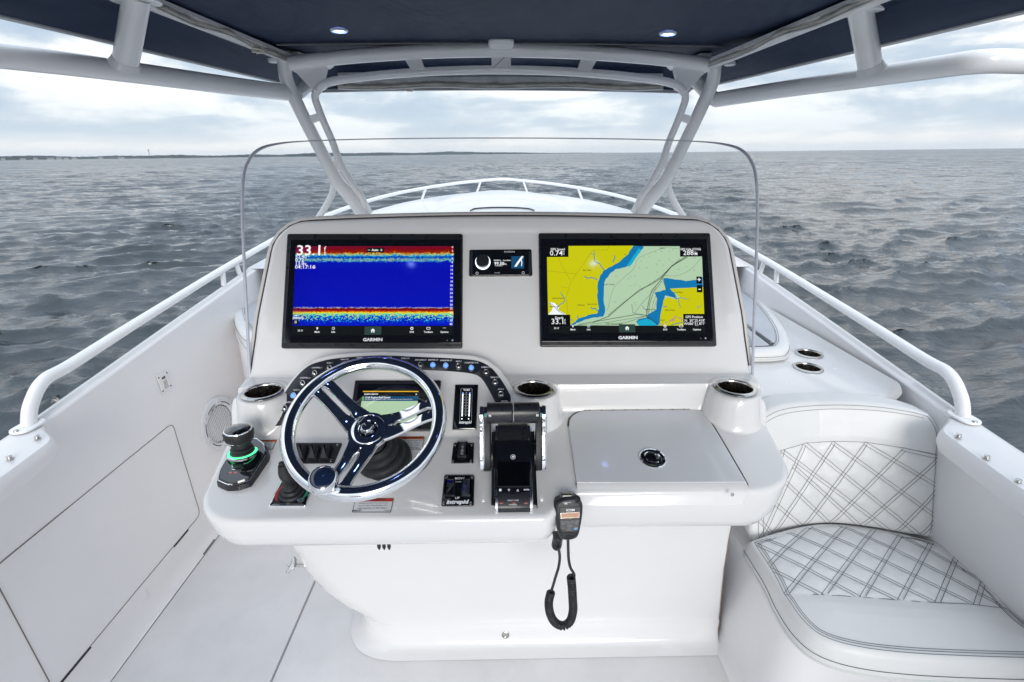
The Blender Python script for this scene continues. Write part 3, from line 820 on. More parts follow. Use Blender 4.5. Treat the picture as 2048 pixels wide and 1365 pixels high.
MB().tube([m @ Vector((.020*math.cos(a), .018*math.sin(a), .009)) for a in np.linspace(.25*pi, 1.05*pi, 14)], .0012, 6).build('latch_edge', CHROME, lidE).location = (0, 0, .0028)
MB().tube([m @ Vector((x, y, .0085)) for x, y in ((-.015, -.013), (-.010, -.019), (.010, -.019), (.015, -.013))], .0011, 6).build('latch_edge', CHROME, lidE).location = (0, 0, .0028)
MB().lathe([(.0065, .0075), (.0065, .0105), (.004, .011), (.0035, .009), (0, .009)], 20, cx_+.011, cy_+.003).build('lock_barrel', CHROME, lidE).location = (0, 0, .0028)
p = frontface(1460, 983); f = Fr(p+Vector((0, -.0115, 0)), n=(0, -1, .05))
ob = MB().lathe([(.004, 0), (.004, .002), (0, .003)], 12).build('bumper_screw', STEEL, lidE); ob.matrix_world = f.mtx()

# cup holders
def cup(p, n, label, group, R=.056):
    f = Fr(p, n=n); e = empty('cup_holder', f.mtx(), label=label, cat='cup holder', group=group)
    MB().lathe([(R, .0005), (R+.0003, .003), (R-.004, .006), (R-.010, .0062), (R-.0125, .003), (R-.013, -.006)], 64).build('rim', STEEL, e)
    MB().lathe([(R-.0132, .001), (R-.0145, -.040), (R-.0165, -.042), (R-.018, -.088), (R-.022, -.094), (0, -.094)], 48).build('cup_wall', STEELD, e)
G_ = 'stainless cup holders round the helm'
cup(cup1+Vector((0, 0, .0028)), (0, 0, 1), 'steel cup holder left of the steering wheel on the dash', G_)
cup(cup2+Vector((0, 0, .0028)), (0, 0, 1), 'steel cup holder in the middle of the dash, behind the throttle', G_)
cup(cup3+Vector((0, 0, .0028)), (0, 0, 1), 'steel cup holder on the dash corner right of the glovebox', G_)

# stainless bottle-opener bracket on the port side of the console
p = at_d(585, 1129, 1.26); f = Fr(p, n=(0, -.6, .8))
e = empty('steel_bracket', f.mtx(), label='small polished steel bracket sticking out under the left of the console', cat='bracket')
MB().tube([(.045, -.002, -.02), (.012, -.002, -.01), (0, 0, 0)], .0055, 10).build('stem', STEEL, e)
MB().plate(rp([(-.006, .020), (.002, .026), (.010, .014), (.012, -.010), (.002, -.016), (-.010, -.028), (-.018, -.026), (-.008, -.004)], .006), -.004, .004, .003, 2).build('jaw', STEEL, e)
MB().plate(rp([(-.020, .004), (-.004, .008), (.004, -.002), (-.014, -.008)], .004), -.003, .003, .002, 2).build('finger', STEEL, e)

# ------------------------------------------------------------------ warning labels
def label(pts, frame, head, title, lines, lab, border=INK, foot=None, bw=.0012):
    q = frame.q(pts, .0006)
    c = Vector((sum(p[0] for p in q)/4, sum(p[1] for p in q)/4)); q = [(p[0]-c.x, p[1]-c.y) for p in q]
    f = Fr(frame.at(c.x, c.y, .0006), n=frame.n); e = empty('warning_label', f.mtx(), label=lab, cat='warning label', group='warning labels on the dash')
    w = (Vector(q[1])-Vector(q[0])).length; h = (Vector(q[3])-Vector(q[0])).length
    MB().plate(rp(q, .0015), -.0004, .0003).build('sticker', border, e)
    MB().poly(rp(inset(q if area2(q) > 0 else q[::-1], bw), .0012), .0005).build('sticker_face', STICK, e)
    def L(a, b_):                                    # a across, b down
        t = Vector(q[0]).lerp(Vector(q[1]), a); bt = Vector(q[3]).lerp(Vector(q[2]), a); return t.lerp(bt, b_)
    MB().poly([tuple(L(a, b_)) for a, b_ in ((.012, .02), (.988, .02), (.988, .25), (.012, .25))][::-1], .0007).build('band', head, e)
    t = MB()
    c1 = L(.53, .13); sc = h*.20; t.text(title, c1.x, c1.y, .0009, sc, bold=.02, sx=1.15)
    tri = L(.30, .14); t.add([(tri.x-sc*.5, tri.y-sc*.4, .0009), (tri.x+sc*.5, tri.y-sc*.4, .0009), (tri.x, tri.y+sc*.5, .0009)], [(0, 1, 2)])
    n = len(lines); lh = .72/(n+(1 if foot else .2))
    for i, s in enumerate(lines):
        c1 = L(.5, .25+lh*(i+.62)); t.text(s, c1.x, c1.y, .0009, min(h*lh*1.05, w*.94/(len(s)*.52)), shear=.25)
    if foot:
        c1 = L(.11, .90); t.text(foot[0], c1.x, c1.y, .0009, h*.12, bold=.04, shear=.4)
        c1 = L(.90, .90); t.text(foot[1], c1.x, c1.y, .0009, h*.09)
    t.build('lettering', INK, e)
label([(711, 997), (788, 997), (781.5, 1025), (704, 1025)], SH, REDL, 'WARNING', ['Rotating propeller may cause serious', 'injury or death. Shut off engine when', 'near persons in the water.'], 'warning label with red band about the propeller, below the steering wheel', foot=('MERCURY', '37-885218'))
label([(505, 880), (554, 880), (545, 899), (494, 899)], SH, ORANGE, 'WARNING', ['Activating Skyhook', 'Do not use if in the water', 'Read manual before using', 'See operator guide.'], 'orange-banded warning label beside the round joystick knob')
label([(795, 873), (849, 873), (845, 899), (789, 899)], SH, ORANGE, 'WARNING', ['Carbon monoxide can', 'cause serious harm.', 'Ventilate the cabin', 'when running.'], 'orange-banded warning label behind the right rim of the wheel')
# ------------------------------------------------------------------ hardtop with its pipe frame, lights and windscreen
def navy():
    M_ = bpy.data.materials.new('navy_canvas'); M_.use_nodes = True; t = NT(M_.node_tree); b = t.n['Principled BSDF']
    tc = t.n.new('ShaderNodeTexCoord').outputs['Object']
    wv = t.noise(t.node('ShaderNodeMapping', {0: tc, 3: (60, 700, 60)}).outputs[0], 1, 3, .6)
    big = t.noise(tc, 3, 5, .6)
    t.put(b.inputs['Base Color'], t.mix(t.mapr(big, .3, .7, 0, 1), (.009, .020, .050, 1), (.020, .036, .076, 1)))
    b.inputs['Roughness'].default_value = .62; b.inputs['Specular IOR Level'].default_value = .22
    wr = t.noise(t.node('ShaderNodeMapping', {0: tc, 2: (0, 0, .35), 3: (5, 1.6, 4)}).outputs[0], 1, 3, .5, .8)
    b2 = t.node('ShaderNodeBump', {'Strength': .5, 'Distance': .05, 'Height': wr})
    bn = t.node('ShaderNodeBump', {'Strength': .35, 'Distance': .001, 'Height': wv}); t.l.new(b2.outputs[0], bn.inputs['Normal']); t.l.new(bn.outputs[0], b.inputs['Normal'])
    return M_
NAVY = navy()
def top_d(x, Y):
    w = 1.055-(Y-1.2)*.150
    cx = abs(x)/w
    d = -.338-.012*(1-cx*cx)
    e = max(0, (cx-.80)/.20); g_ = max(0, (Y-2.38)/.12); d += max(.058*e*e*(3-2*e)+.012*e, .082*g_**1.4)
    return d
def hardtop():
    e = empty('hardtop', Vector((0, 0, 0)), label='dark navy canvas hardtop stretched over the whole helm', cat='boat roof')
    Ys = np.concatenate([np.linspace(-.42, 2.34, 48), np.linspace(2.36, 2.50, 12)]); P = []; Q = []
    for Y in Ys:
        w = 1.055-(Y-1.2)*.150
        c = max(0, (Y-2.28)/.22); w -= .02*c*c
        P.append([(w*u, Y, Zd(top_d(w*u, Y))) for u in np.linspace(-1, 1, 61)])
        Q.append([(w*u*1.0, Y, Zd(top_d(w*u, Y))+.030+.02*(1-u*u)) for u in np.linspace(-1, 1, 31)])
    MB().grid(P, flip=True).build('canvas_underside', NAVY, e, 60)
    MB().grid(Q).build('top_shell', GELW, e, 60)
    edge = [P[i][0] for i in range(len(P))]+P[-1][1:]+[P[i][-1] for i in range(len(P)-2, -1, -1)]
    edge = [Vector(p)+Vector((0, 0, .012)) for p in edge]
    MB().sweep(edge, [(-.012, -.013), (.012, -.013), (.012, .013), (-.012, .013)]).build('edge_binding', mat('grey_binding', (.42, .43, .45), .5), e)
    # cross binding and sewn batten over the arch
    for k, yy in enumerate((1.90,)):
        B = [Vector((x, yy+.0, Zd(top_d(x, yy))-.006)) for x in np.linspace(-.74, .74, 24)]
        MB().tube(B, .0035, 8).build('ceiling_batten', mat('grey_batten', (.12, .13, .15), .5), e)
hardtop()
def light(p, lab):
    f = Fr(p, n=(0, 0, -1)); e = empty('ceiling_light', f.mtx(), label=lab, cat='ceiling light', group='small round lights in the hardtop ceiling')
    MB().lathe([(.0265, 0), (.0265, .003), (.024, .006), (.021, .006), (.020, .003)], 36).build('bezel', PAINT, e)
    MB().lathe([(.0202, .003), (.0140, .0035)], 30).build('glow_ring', LEDR, e)
    MB().lathe([(.0142, .0035), (.011, .0055), (0, .0065)], 24).build('lens', LEDB, e)
for px, py, lb in ((678, 60, 'small round blue-white light in the navy ceiling, left one'), (1336, 66, 'small round blue-white light in the navy ceiling, right one')):
    p = at_d(px, py, -.335)
    for _ in range(4): p = at_d(px, py, top_d(p.x, p.y)+.001)
    light(p, lb)
for sx, lb in ((-1, 'left'), (1, 'right')):
    light(Vector((sx*.44, .81, Zd(top_d(.44, .81)+.001))), 'round blue-white ceiling light over the %s of the dash, seen only as a reflection' % lb)

frame = empty('pipe_arch', Vector((0, 0, 0)), label='white welded pipe frame carrying the hardtop over the console', cat='pipe frame')
def Yleg(py): return interp(py, [100, 430, 560], [1.97, 2.14, 2.2])
def legs(pts): return [at_y(a, b_, Yleg(b_)) for a, b_ in pts]
def mir(P): return [Vector((-p.x, p.y, p.z)) for p in P]
def both(path, r, name, n=14, mt=None):
    for Q in (path, mir(path)): MB().tube(Q, r, n).build(name, mt or PAINT, frame)
lo = legs([(568, 115), (571, 150), (581, 180), (596, 211), (613, 246), (631, 281), (654, 325), (673, 360), (688.5, 380), (707, 401), (727, 430), (765, 480)])
lo = cr(lo, 6); both(lo, [.0235 if p.z > Zd(.0) else .0235+.004*min(1, (Zd(.0)-p.z)/.15) for p in lo], 'leg')
li = legs([(650, 171), (638, 177), (631, 189), (631, 200), (635, 212), (648, 245), (664, 281), (681, 327), (699.5, 360), (712, 380), (725, 397), (730, 418)])
both(cr(li, 6), .0135, 'inner_leg')
# arch tubes between the legs
def arch(pts, Y): return [at_y(a, b_, Y) for a, b_ in pts]
A1 = arch([(580, 127), (640, 119.5), (700, 113), (780, 107), (860, 102.5), (940, 100.5), (1005, 100)], 1.97)
for p in A1: p.x = min(0, p.x)
A1[-1].x = 0
P = cr(A1+[p for p in mir(A1)[::-1][1:]], 6); MB().tube(P, .0235, 16).build('arch_tube', PAINT, frame)
A2 = arch([(634, 183), (641, 173), (652, 167), (675, 161), (715, 155.5), (780, 149), (860, 143.5), (940, 140.5), (1005, 140)], 1.985)
A2[-1].x = 0
P = cr(A2+[p for p in mir(A2)[::-1][1:]], 6); MB().tube(P, .0142, 14).build('arch_tube', PAINT, frame)
def gusset(pts, Y, th=.006, name='gusset'):
    for sg in (1, -1):
        P = [at_y(a, b_, Y) for a, b_ in pts]
        out = [(sg*p.x, p.z) for p in P]
        m = Matrix(((1, 0, 0, 0), (0, 0, -1, Y), (0, 1, 0, 0), (0, 0, 0, 1)))
        MB().plate(out, -th, th, .002, 2, m).build(name, PAINT, frame)
gusset([(575, 120), (650, 124), (655, 140), (650, 158), (640, 170), (629, 184), (594, 147), (580, 140)], 1.985, .007)
for px in (832,):
    gusset([(804, 110), (838, 108), (851, 140), (824, 143)], 1.98, .009, 'arch_spacer')
p0 = at_y(986, 110, 1.98); p1 = at_y(1024, 141, 1.98)
m = Matrix(((1, 0, 0, 0), (0, 0, -1, 1.98), (0, 1, 0, 0), (0, 0, 0, 1)))
MB().plate(rp([(-.034, p0.z+.01), (.034, p0.z+.01), (.034, p1.z), (-.034, p1.z)], .004), -.012, .012, .004, 2, m).build('arch_spacer', PAINT, frame)
f = Fr(Vector((0, 1.895, Zd(-.352))), n=(0, -.75, -1))
o = MB().plate(rr(.085, .040, .018, 6), -.012, .024, .010, 3).build('arch_cap', PAINT, frame); o.matrix_world = f.mtx()
# webs between the twin legs
for pts in ([(612, 234), (640, 226), (646, 240), (620, 249)], [(657, 322), (680, 322), (690, 336), (665, 340)], [(704, 394), (727, 392), (745, 425), (728, 432)]):
    yy = Yleg(pts[0][1])
    for sg in (1, -1):
        P = [at_y(a, b_, Yleg(b_)) for a, b_ in pts]
        R = [[(sg*p.x, p.y-.008, p.z) for p in P], [(sg*p.x, p.y+.008, p.z) for p in P]]
        MB().rings(R if sg > 0 else R[::-1]).build('leg_web', PAINT, frame)
# curved outer feet
ft = legs([(664, 345), (667, 362), (665, 385), (656, 405), (641, 430), (620, 460)]); both(cr(ft, 6), .0125, 'foot_brace')
# fat side tubes, aft from the legs
def side_tube(px, sg):
    P = [at_d(a, b_, -.203) for a, b_ in px[:-1]]+[at_y(px[-1][0], px[-1][1], 2.045)]
    P = cr(P, 8); MB().tube(P, .0262, 20).build('side_tube', PAINT, frame)
    q = P[-1]
    MB().tube(cr([q, q+Vector((-sg*.004, .05, .018)), q+Vector((-sg*.02, .10, .05)), q+Vector((-sg*.06, .13, .10))], 5), .0245, 16).build('side_tube_end', PAINT, frame)
side_tube([(-420, 60), (-150, 92), (0, 112), (150, 130), (300, 150), (450, 170), (592, 188)], -1)
side_tube([(2470, 150), (2200, 130), (2048, 124), (1960, 124), (1860, 137), (1730, 156), (1580, 177), (1432, 200)], 1)
# short stubs from the ceiling track down to the side tubes
for a, b_, c_, d_ in ((272, 8, 250, 130), (1722, 30, 1742, 140)):
    p = at_d(a, b_, -.315); q = at_d(c_, d_, -.20)
    e_ = q-p; 
    MB().tube([p-e_*.12, p, q], .0265, 22).build('stub_post', PAINT, frame)
    MB().tube([q-e_.normalized()*.012, q-e_.normalized()*.002, q+e_.normalized()*.004], [.0275, .031, .034], 22).build('weld_collar', PAINT, frame)
    f = Fr(p+Vector((0, 0, .012)), n=(0, 0, -1)); o = MB().plate(rr(.105, .085, .04, 8), 0, .010, .004, 2).build('stub_flange', PAINT, frame); o.matrix_world = f.mtx()
for sg in (-1, 1):
    p = at_d(548 if sg < 0 else 1460, 121 if sg < 0 else 127, -.305); f = Fr(p, n=(0, 0, -1)); o = MB().lathe([(.020, -.004), (.020, .006), (.014, .009), (0, .009)], 20).build('track_foot', PAINT, frame); o.matrix_world = f.mtx()

# vinyl curtain tracks with the rolled curtain inside them
def track(P, lab, roll=None, upv=Vector((0, 0, 1))):
    e = empty('curtain_track', Vector((0, 0, 0)), label=lab, cat='curtain track', group='curtain tracks under the hardtop')
    MB().sweep(P, [(-.030, .0), (.030, .0), (.030, -.010), (.012, -.014), (.008, -.022), (-.008, -.024), (-.014, -.014), (-.030, -.010)], up=upv).build('track', TRACK, e, 30)
    rs = random.Random(len(lab))
    Q = []
    side_ = (P[-1]-P[0]).cross(Vector((0, 0, 1))).normalized()
    if roll: side_ = -side_ if roll < 0 else side_
    low = .008 if upv.y else 0
    n = len(P)
    for i, p in enumerate(P):
        Q.append(p+side_*(.021+.004*math.sin(i*.9)+rs.uniform(-.001, .001))+Vector((0, 0, -.017-low-.004*math.sin(i*.55))))
    MB().tube(cr(Q, 3), [.0095+.0018*math.sin(i*.8)+rs.uniform(-.0006, .0006) for i in range(len(cr(Q, 3)))], 10).build('rolled_curtain', CREAM, e, 70)
    MB().tube(cr([q+side_*.006+Vector((0, 0, -.009)) for q in Q], 3), .0042, 8).build('curtain_bead', VINYL, e)
    return e
def tr_path(pa, pb, n=26):
    out = []
    for k in range(n+1):
        t = k/n; q = (pa[0]+(pb[0]-pa[0])*t, pa[1]+(pb[1]-pa[1])*t); p = at_d(q[0], q[1], -.335)
        for _ in range(3): p = at_d(q[0], q[1], top_d(p.x, p.y)+.004)
        out.append(p)
    return out
tl_ = tr_path((577, 113), (150, -62)); tr2 = tr_path((1434, 118), (1880, -66))
eL = track(tl_, 'white zip track with rolled clear curtain along the left of the ceiling', -1)
eR = track(tr2, 'white zip track with rolled clear curtain along the right of the ceiling', 1)
fl_ = [Vector((x, 2.43, Zd(-.303+.01*abs(x)))) for x in np.linspace(-.70, .70, 30)]
eF = track(fl_, 'white zip track with rolled curtain across the front of the ceiling', 1, Vector((0, 1, 0)))
for sg in (-1, 1):
    P = [Vector((sg*x, y, Zd(top_d(x, y)+.006))) for x, y in ((.735, 2.02), (.715, 2.14), (.69, 2.28))]
    MB().sweep(P, [(-.02, .0), (.02, .0), (.02, -.010), (0, -.02), (-.02, -.010)]).build('track_corner', TRACK, eF, 30)
# untidy strap ends
for e_, c_ in ((eL, at_d(515, 92, -.285)), (eF, Vector((-.40, 2.42, Zd(-.272))))):
    for k in range(5):
        r_ = random.Random(k); q = [c_+Vector((r_.uniform(-.02, .02), r_.uniform(-.01, .01), -.004*j-r_.uniform(0, .004))) for j in range(5)]
        MB().tube(cr(q, 4), .0022, 6).build('strap_end', CREAM, e_)

# windscreen: clear acrylic wrapped round the front of the console
def windscreen():
    M_ = bpy.data.materials.new('clear_acrylic'); M_.use_nodes = True; t = NT(M_.node_tree); t.n.clear()
    fr = t.node('ShaderNodeFresnel', {'IOR': 1.42}).outputs[0]
    tc = t.n.new('ShaderNodeTexCoord').outputs['Object']
    sp = t.mapr(t.noise(tc, 260, 3, .7), .66, .8, 0, .10)
    sm = t.mapr(t.noise(tc, 2.2, 5, .6), .45, .75, 0, .02)
    tr_ = t.node('ShaderNodeBsdfTransparent', {0: (.972, .982, .988, 1)}); gl = t.node('ShaderNodeBsdfGlossy', {0: (1, 1, 1, 1), 1: .02})
    df = t.node('ShaderNodeBsdfDiffuse', {0: (.8, .85, .9, 1)})
    mx = t.node('ShaderNodeMixShader', {0: t.m('MULTIPLY', fr, .06), 1: tr_.outputs[0], 2: gl.outputs[0]})
    m2 = t.node('ShaderNodeMixShader', {0: t.m('ADD', sp, sm), 1: mx.outputs[0], 2: df.outputs[0]})
    o_ = t.n.new('ShaderNodeOutputMaterial'); t.l.new(m2.outputs[0], o_.inputs[0])
    EDGE = mat('acrylic_edge', (.52, .54, .62), .25, spec=.6)
    e = empty('windscreen', Vector((0, 0, 0)), label='clear curved acrylic windscreen standing around the console top', cat='windscreen')
    # aft edge, bottom to top, from the picture; the side then runs forward and the front closes it
    sidepx = [(500, 768), (497, 700), (494, 640), (490, 560), (486.5, 480), (484.5, 420), (485.5, 370), (489, 342), (497, 322), (509, 306), (527, 295), (553, 288.5), (585, 284.5)]
    ys = [1.335, 1.37, 1.40, 1.435, 1.47, 1.50, 1.525, 1.55, 1.575, 1.60, 1.64, 1.69, 1.745]
    left = [at_y(a, b_, y) for (a, b_), y in zip(sidepx, ys)]
    front = [at_y(a, b_, y) for (a, b_), y in zip([(640, 281.5), (720, 279), (820, 277.5), (910, 276.7)], [1.80, 1.845, 1.88, 1.90])]
    mid = at_y(1005, 276.5, 1.905)
    top = left+front+[mid]
    allp = cr(top, 4); allp = allp+[Vector((-p.x, p.y, p.z)) for p in allp[::-1][1:]]
    # foot of the sheet
    foot = []
    for p in allp:
        ax2 = abs(p.x); s = 1 if p.x > 0 else -1
        q_ = min(1, max(0, (p.y-1.50)/.36)); q_ = q_*q_*(3-2*q_)
        foot.append(Vector((p.x*(1-.0*q_), p.y+.03+.03*q_+.06*(p.z-Zd(.62))*(1-q_), Zd(.64*(1-q_)+.25*q_))))
    rows = []
    for p, q in zip(allp, foot): rows.append([p.lerp(q, k/10) for k in range(11)])
    MB().grid(rows, flip=True).build('acrylic_sheet', M_, e, 80)
    MB().tube(allp, [.0046 if p.y < 1.62 else (.0046-.0027*min(1, (p.y-1.62)/.15)) for p in allp], 8).build('polished_edge', EDGE, e)
windscreen()
# ------------------------------------------------------------------ instruments
def screen_mat_sonar():
    M_ = bpy.data.materials.new('sonar_picture'); M_.use_nodes = True; t = NT(M_.node_tree); b = t.n['Principled BSDF']
    uv = t.node('ShaderNodeSeparateXYZ', {0: t.n.new('ShaderNodeTexCoord').outputs['UV']}); u, v = uv.outputs[0], uv.outputs[1]
    cell = t.node('ShaderNodeCombineXYZ', {0: t.m('FLOOR', t.m('MULTIPLY', u, 190)), 1: t.m('FLOOR', t.m('MULTIPLY', v, 100)), 2: 0}).outputs[0]
    wn = t.node('ShaderNodeTexWhiteNoise', {0: cell}); wn.noise_dimensions = '3D'; wn = wn.outputs[0]
    d = t.m('SUBTRACT', 1.0, v)
    line = t.node('ShaderNodeCombineXYZ', {0: t.m('MULTIPLY', u, 9), 1: 0, 2: 0}).outputs[0]
    wav = t.m('SUBTRACT', t.noise(line, 1.0, 9, .72), .5)
    line2 = t.node('ShaderNodeCombineXYZ', {0: t.m('MULTIPLY', u, 9), 1: 5, 2: 0}).outputs[0]
    wav2 = t.m('SUBTRACT', t.noise(line2, 1.2, 9, .65), .5)
    jit = t.m('SUBTRACT', wn, .5)
    top = t.m('LESS_THAN', d, .4)
    jw = t.m('ADD', t.m('MULTIPLY', top, .035), t.m('MULTIPLY', t.mapr(d, .84, .92, .016, .15), t.m('SUBTRACT', 1.0, top)))
    dd = t.m('ADD', d, t.m('MULTIPLY', jit, jw))
    dd = t.m('ADD', dd, t.m('MULTIPLY', t.m('MULTIPLY', wav, top), t.mapr(d, .02, .15, .16, .03)))
    dd = t.m('ADD', dd, t.m('MULTIPLY', t.m('MULTIPLY', wav2, t.m('SUBTRACT', 1.0, top)), .02))
    R_ = srgb
    stops = [(0, R_(112, 8, 40)), (.045, R_(116, 4, 12)), (.090, R_(150, 30, 0)), (.100, R_(225, 190, 20)), (.110, R_(90, 200, 150)), (.122, R_(20, 150, 210)), (.135, R_(4, 60, 180)), (.158, R_(4, 50, 170)),
             (.168, R_(60, 200, 180)), (.174, R_(200, 140, 30)), (.181, R_(60, 190, 200)), (.196, R_(0, 20, 170)), (.30, R_(0, 8, 168)), (.765, R_(0, 14, 172)), (.774, R_(0, 16, 172)), (.777, R_(205, 205, 225)),
             (.783, R_(100, 4, 6)), (.812, R_(126, 10, 4)), (.826, R_(205, 60, 4)), (.838, R_(240, 205, 20)), (.852, R_(150, 225, 90)), (.866, R_(60, 210, 200)), (.885, R_(10, 110, 200)), (.905, R_(0, 50, 190)), (.93, R_(0, 22, 180)), (1, R_(0, 14, 190))]
    colr = t.ramp(dd, stops)
    # thin fish returns and vertical scan tint
    blip = t.m('GREATER_THAN', t.noise(t.node('ShaderNodeCombineXYZ', {0: t.m('MULTIPLY', u, 24), 1: t.m('MULTIPLY', v, 160), 2: 2}).outputs[0], 1, 2, .5), .79)
    colr = t.mix(t.m('MULTIPLY', blip, .3), colr, R_(90, 150, 230)+(1,))
    dark = t.mapr(u, 0, .16, .78, 1)
    colr = t.mix(dark, (0, .0, .18, 1), colr)
    b.inputs['Base Color'].default_value = (.004, .004, .004, 1); b.inputs['Roughness'].default_value = .07
    t.put(b.inputs['Emission Color'], colr); b.inputs['Emission Strength'].default_value = .70
    return M_
def quadf(Q):
    """bilinear map over a quad TL, TR, BR, BL: a across, b down"""
    Q = [Vector(q) for q in Q]
    return lambda a, b_: (Q[0].lerp(Q[1], a)).lerp(Q[3].lerp(Q[2], a), b_)
def thing(fr, name, label_, cat, group=None): return empty(name, fr.mtx(), label=label_, cat=cat, group=group)
def local(fr, pts, h=0):
    return fr.q(pts, h)
def bar(e, T, W_, H_, white, tile):
    """toolbar icons and words in the bottom strip of a display"""
    t = MB()
    for x, s in ((.155, 'Mark'), (.255, 'Info'), (.742, 'SOS'), (.845, 'Toolbars'), (.945, 'Options')):
        p = T(x, .965); t.text(s, p.x, p.y, .0016, .0072, bold=.02)
    p = T(.05, .95); t.text('33.1f', p.x, p.y, .0016, .0075, bold=.01)
    p = T(.155, .925); t.lathe([(.0028, .0016), (.0012, .0016)], 10, p.x, p.y+.001); t.add([(p.x-.0024, p.y, .0016), (p.x, p.y-.005, .0016), (p.x+.0024, p.y, .0016)], [(0, 1, 2)])
    p = T(.255, .925); t.lathe([(.0042, .0016), (.0032, .0016)], 16, p.x, p.y); t.text('i', p.x, p.y, .0016, .006)
    p = T(.742, .925); t.lathe([(.0044, .0016), (.0024, .0016)], 12, p.x, p.y)
    p = T(.845, .925); t.line([(p.x-.005, p.y+.003), (p.x+.005, p.y+.003), (p.x+.005, p.y-.0025), (p.x-.005, p.y-.0025), (p.x-.005, p.y+.003)], .0012, .0016)
    p = T(.945, .92)
    for k in (-1, 0, 1): t.lathe([(.0009, .0016), (0, .0016)], 8, p.x+k*.0034, p.y)
    t.build('toolbar_icons', S_WHT, e, flat=True)
    p, q = T(.448, .905), T(.552, .995)
    MB().poly([(p.x, p.y), (p.x, q.y), (q.x, q.y), (q.x, p.y)], .0013).build('home_tile', S_TILE, e, flat=True)
    c = T(.5, .95); h = MB()
    h.add([(c.x-.0065, c.y+.0005, .0016), (c.x, c.y+.0065, .0016), (c.x+.0065, c.y+.0005, .0016)], [(0, 2, 1)][::1])
    h.f = [(0, 1, 2)[::-1]]
    h.box(c.x-.0045, c.x-.0014, c.y-.0055, c.y+.001, .0013, .0016); h.box(c.x+.0014, c.x+.0045, c.y-.0055, c.y+.001, .0013, .0016); h.box(c.x-.0045, c.x+.0045, c.y-.0005, c.y+.001, .0013, .0016)
    h.build('home_icon', S_WHT, e, flat=True)
def display(corners, scr_px, lab):
    f0 = FC.sub(sum(p[0] for p in corners)/4, sum(p[1] for p in corners)/4, .001)
    e = thing(f0, 'chart_display', lab, 'display', 'two large displays on the console face')
    q = rp(local(f0, corners), .007)
    MB().plate(q, -.004, .011, .0035, 3).build('housing', BLKS, e)
    top = local(f0, [(corners[0][0]+4, corners[0][1]+10), (corners[1][0]-4, corners[1][1]+10), (corners[2][0]-3, corners[2][1]-11), (corners[3][0]+3, corners[3][1]-11)], .012)
    MB().plate(rp(top, .004), .0105, .0128, .0008, 2).build('front_glass', BLKG, e)
    S_ = local(f0, scr_px, .0134); T = quadf(S_)
    fe = Fr(f0.at(0, 0, .0132), n=f0.n)
    g_ = empty('screen', Matrix.Translation((0, 0, .0132)), parent=e)
    return e, f0, g_, T
# sonar display
e, f0, g_, T = display([(577, 470), (926, 470), (925, 698), (565, 698)], [(592, 493), (908, 493), (906.5, 671), (584, 671)], 'left large marine display showing the blue and red sonar picture')
me = bpy.data.meshes.new('sonar_image'); P = [T(0, 0), T(1, 0), T(1, .895), T(0, .895)]
me.from_pydata([(p.x, p.y, .0008) for p in P], [], [(3, 2, 1, 0)]); uvl = me.uv_layers.new()
for i, c_ in enumerate(((0, 0), (1, 0), (1, 1), (0, 1))): uvl.data[i].uv = c_
me.materials.append(screen_mat_sonar()); o = bpy.data.objects.new('sonar_image', me); COL.objects.link(o); o.parent = g_
t = MB()
def tx(s, a, b_, size, align='LEFT', bold=0, sx=1, z=.0016, tt=None): p = T(a, b_); (tt or t).text(s, p.x, p.y, z, size, align, bold=bold, sx=sx)
tx('33.1', .004, .055, .044, sx=1.05, bold=.012); tx('f', .178, .035, .022); tx('t', .178, .082, .020)
tx('52.40', 0, .123, .0150, bold=.0); tx('F', .082, .118, .007); tx('0.72', 0, .160, .0150, bold=.0); tx('h', .068, .152, .007)
tx('13.8v', 0, .201, .0155, bold=.0); tx('04:17:16', 0, .240, .0160, bold=.004, sx=1.08); tx('P', .118, .230, .007); tx('M', .118, .245, .007)
for k, n_ in enumerate(['0', '2', '4', '6', '8', '10', '12', '14', '16', '18', '20', '22', '24', '26', '28', '30', '32', '34', '36', '38']):
    tx(n_, .995, .012+.0435*k, .0082, 'RIGHT', bold=.01)
tx('42', .995, .878, .0085, 'RIGHT', bold=.02); tx('Auto', .50, .045, .0095, 'CENTER', bold=.03)
p = T(.462, .045); t.box(p.x-.003, p.x+.003, p.y-.0006, p.y+.0006, .0014, .0016); p = T(.540, .045); t.box(p.x-.0035, p.x+.0035, p.y-.0006, p.y+.0006, .0014, .0016); t.box(p.x-.0006, p.x+.0006, p.y-.0035, p.y+.0035, .0014, .0016)
tx('144', .006, .785, .007, bold=.02); tx('200 kHz', .0, .812, .0095, bold=.02)
p = T(.02, .855); t.box(p.x-.0022, p.x-.0010, p.y-.004, p.y+.004, .0014, .0016); t.box(p.x+.0010, p.x+.0022, p.y-.004, p.y+.004, .0014, .0016)
t.build('readout_text', S_WHT, g_, flat=True, kind='stuff')
k_ = MB(); a, b_ = T(.447, .018), T(.557, .072); k_.poly([(a.x, a.y), (a.x, b_.y), (b_.x, b_.y), (b_.x, a.y)], .0012); a, b_ = T(.004, .825), T(.038, .885); k_.poly([(a.x, a.y), (a.x, b_.y), (b_.x, b_.y), (b_.x, a.y)], .0012); k_.build('button_tile', S_DRK, g_, flat=True, kind='stuff')
MB().poly([tuple(T(a, b_))[:2] for a, b_ in ((0, .897), (0, 1), (1, 1), (1, .897))], .0006).build('toolbar', S_DRK, g_, flat=True)
bar(g_, T, 0, 0, S_WHT, S_TILE)
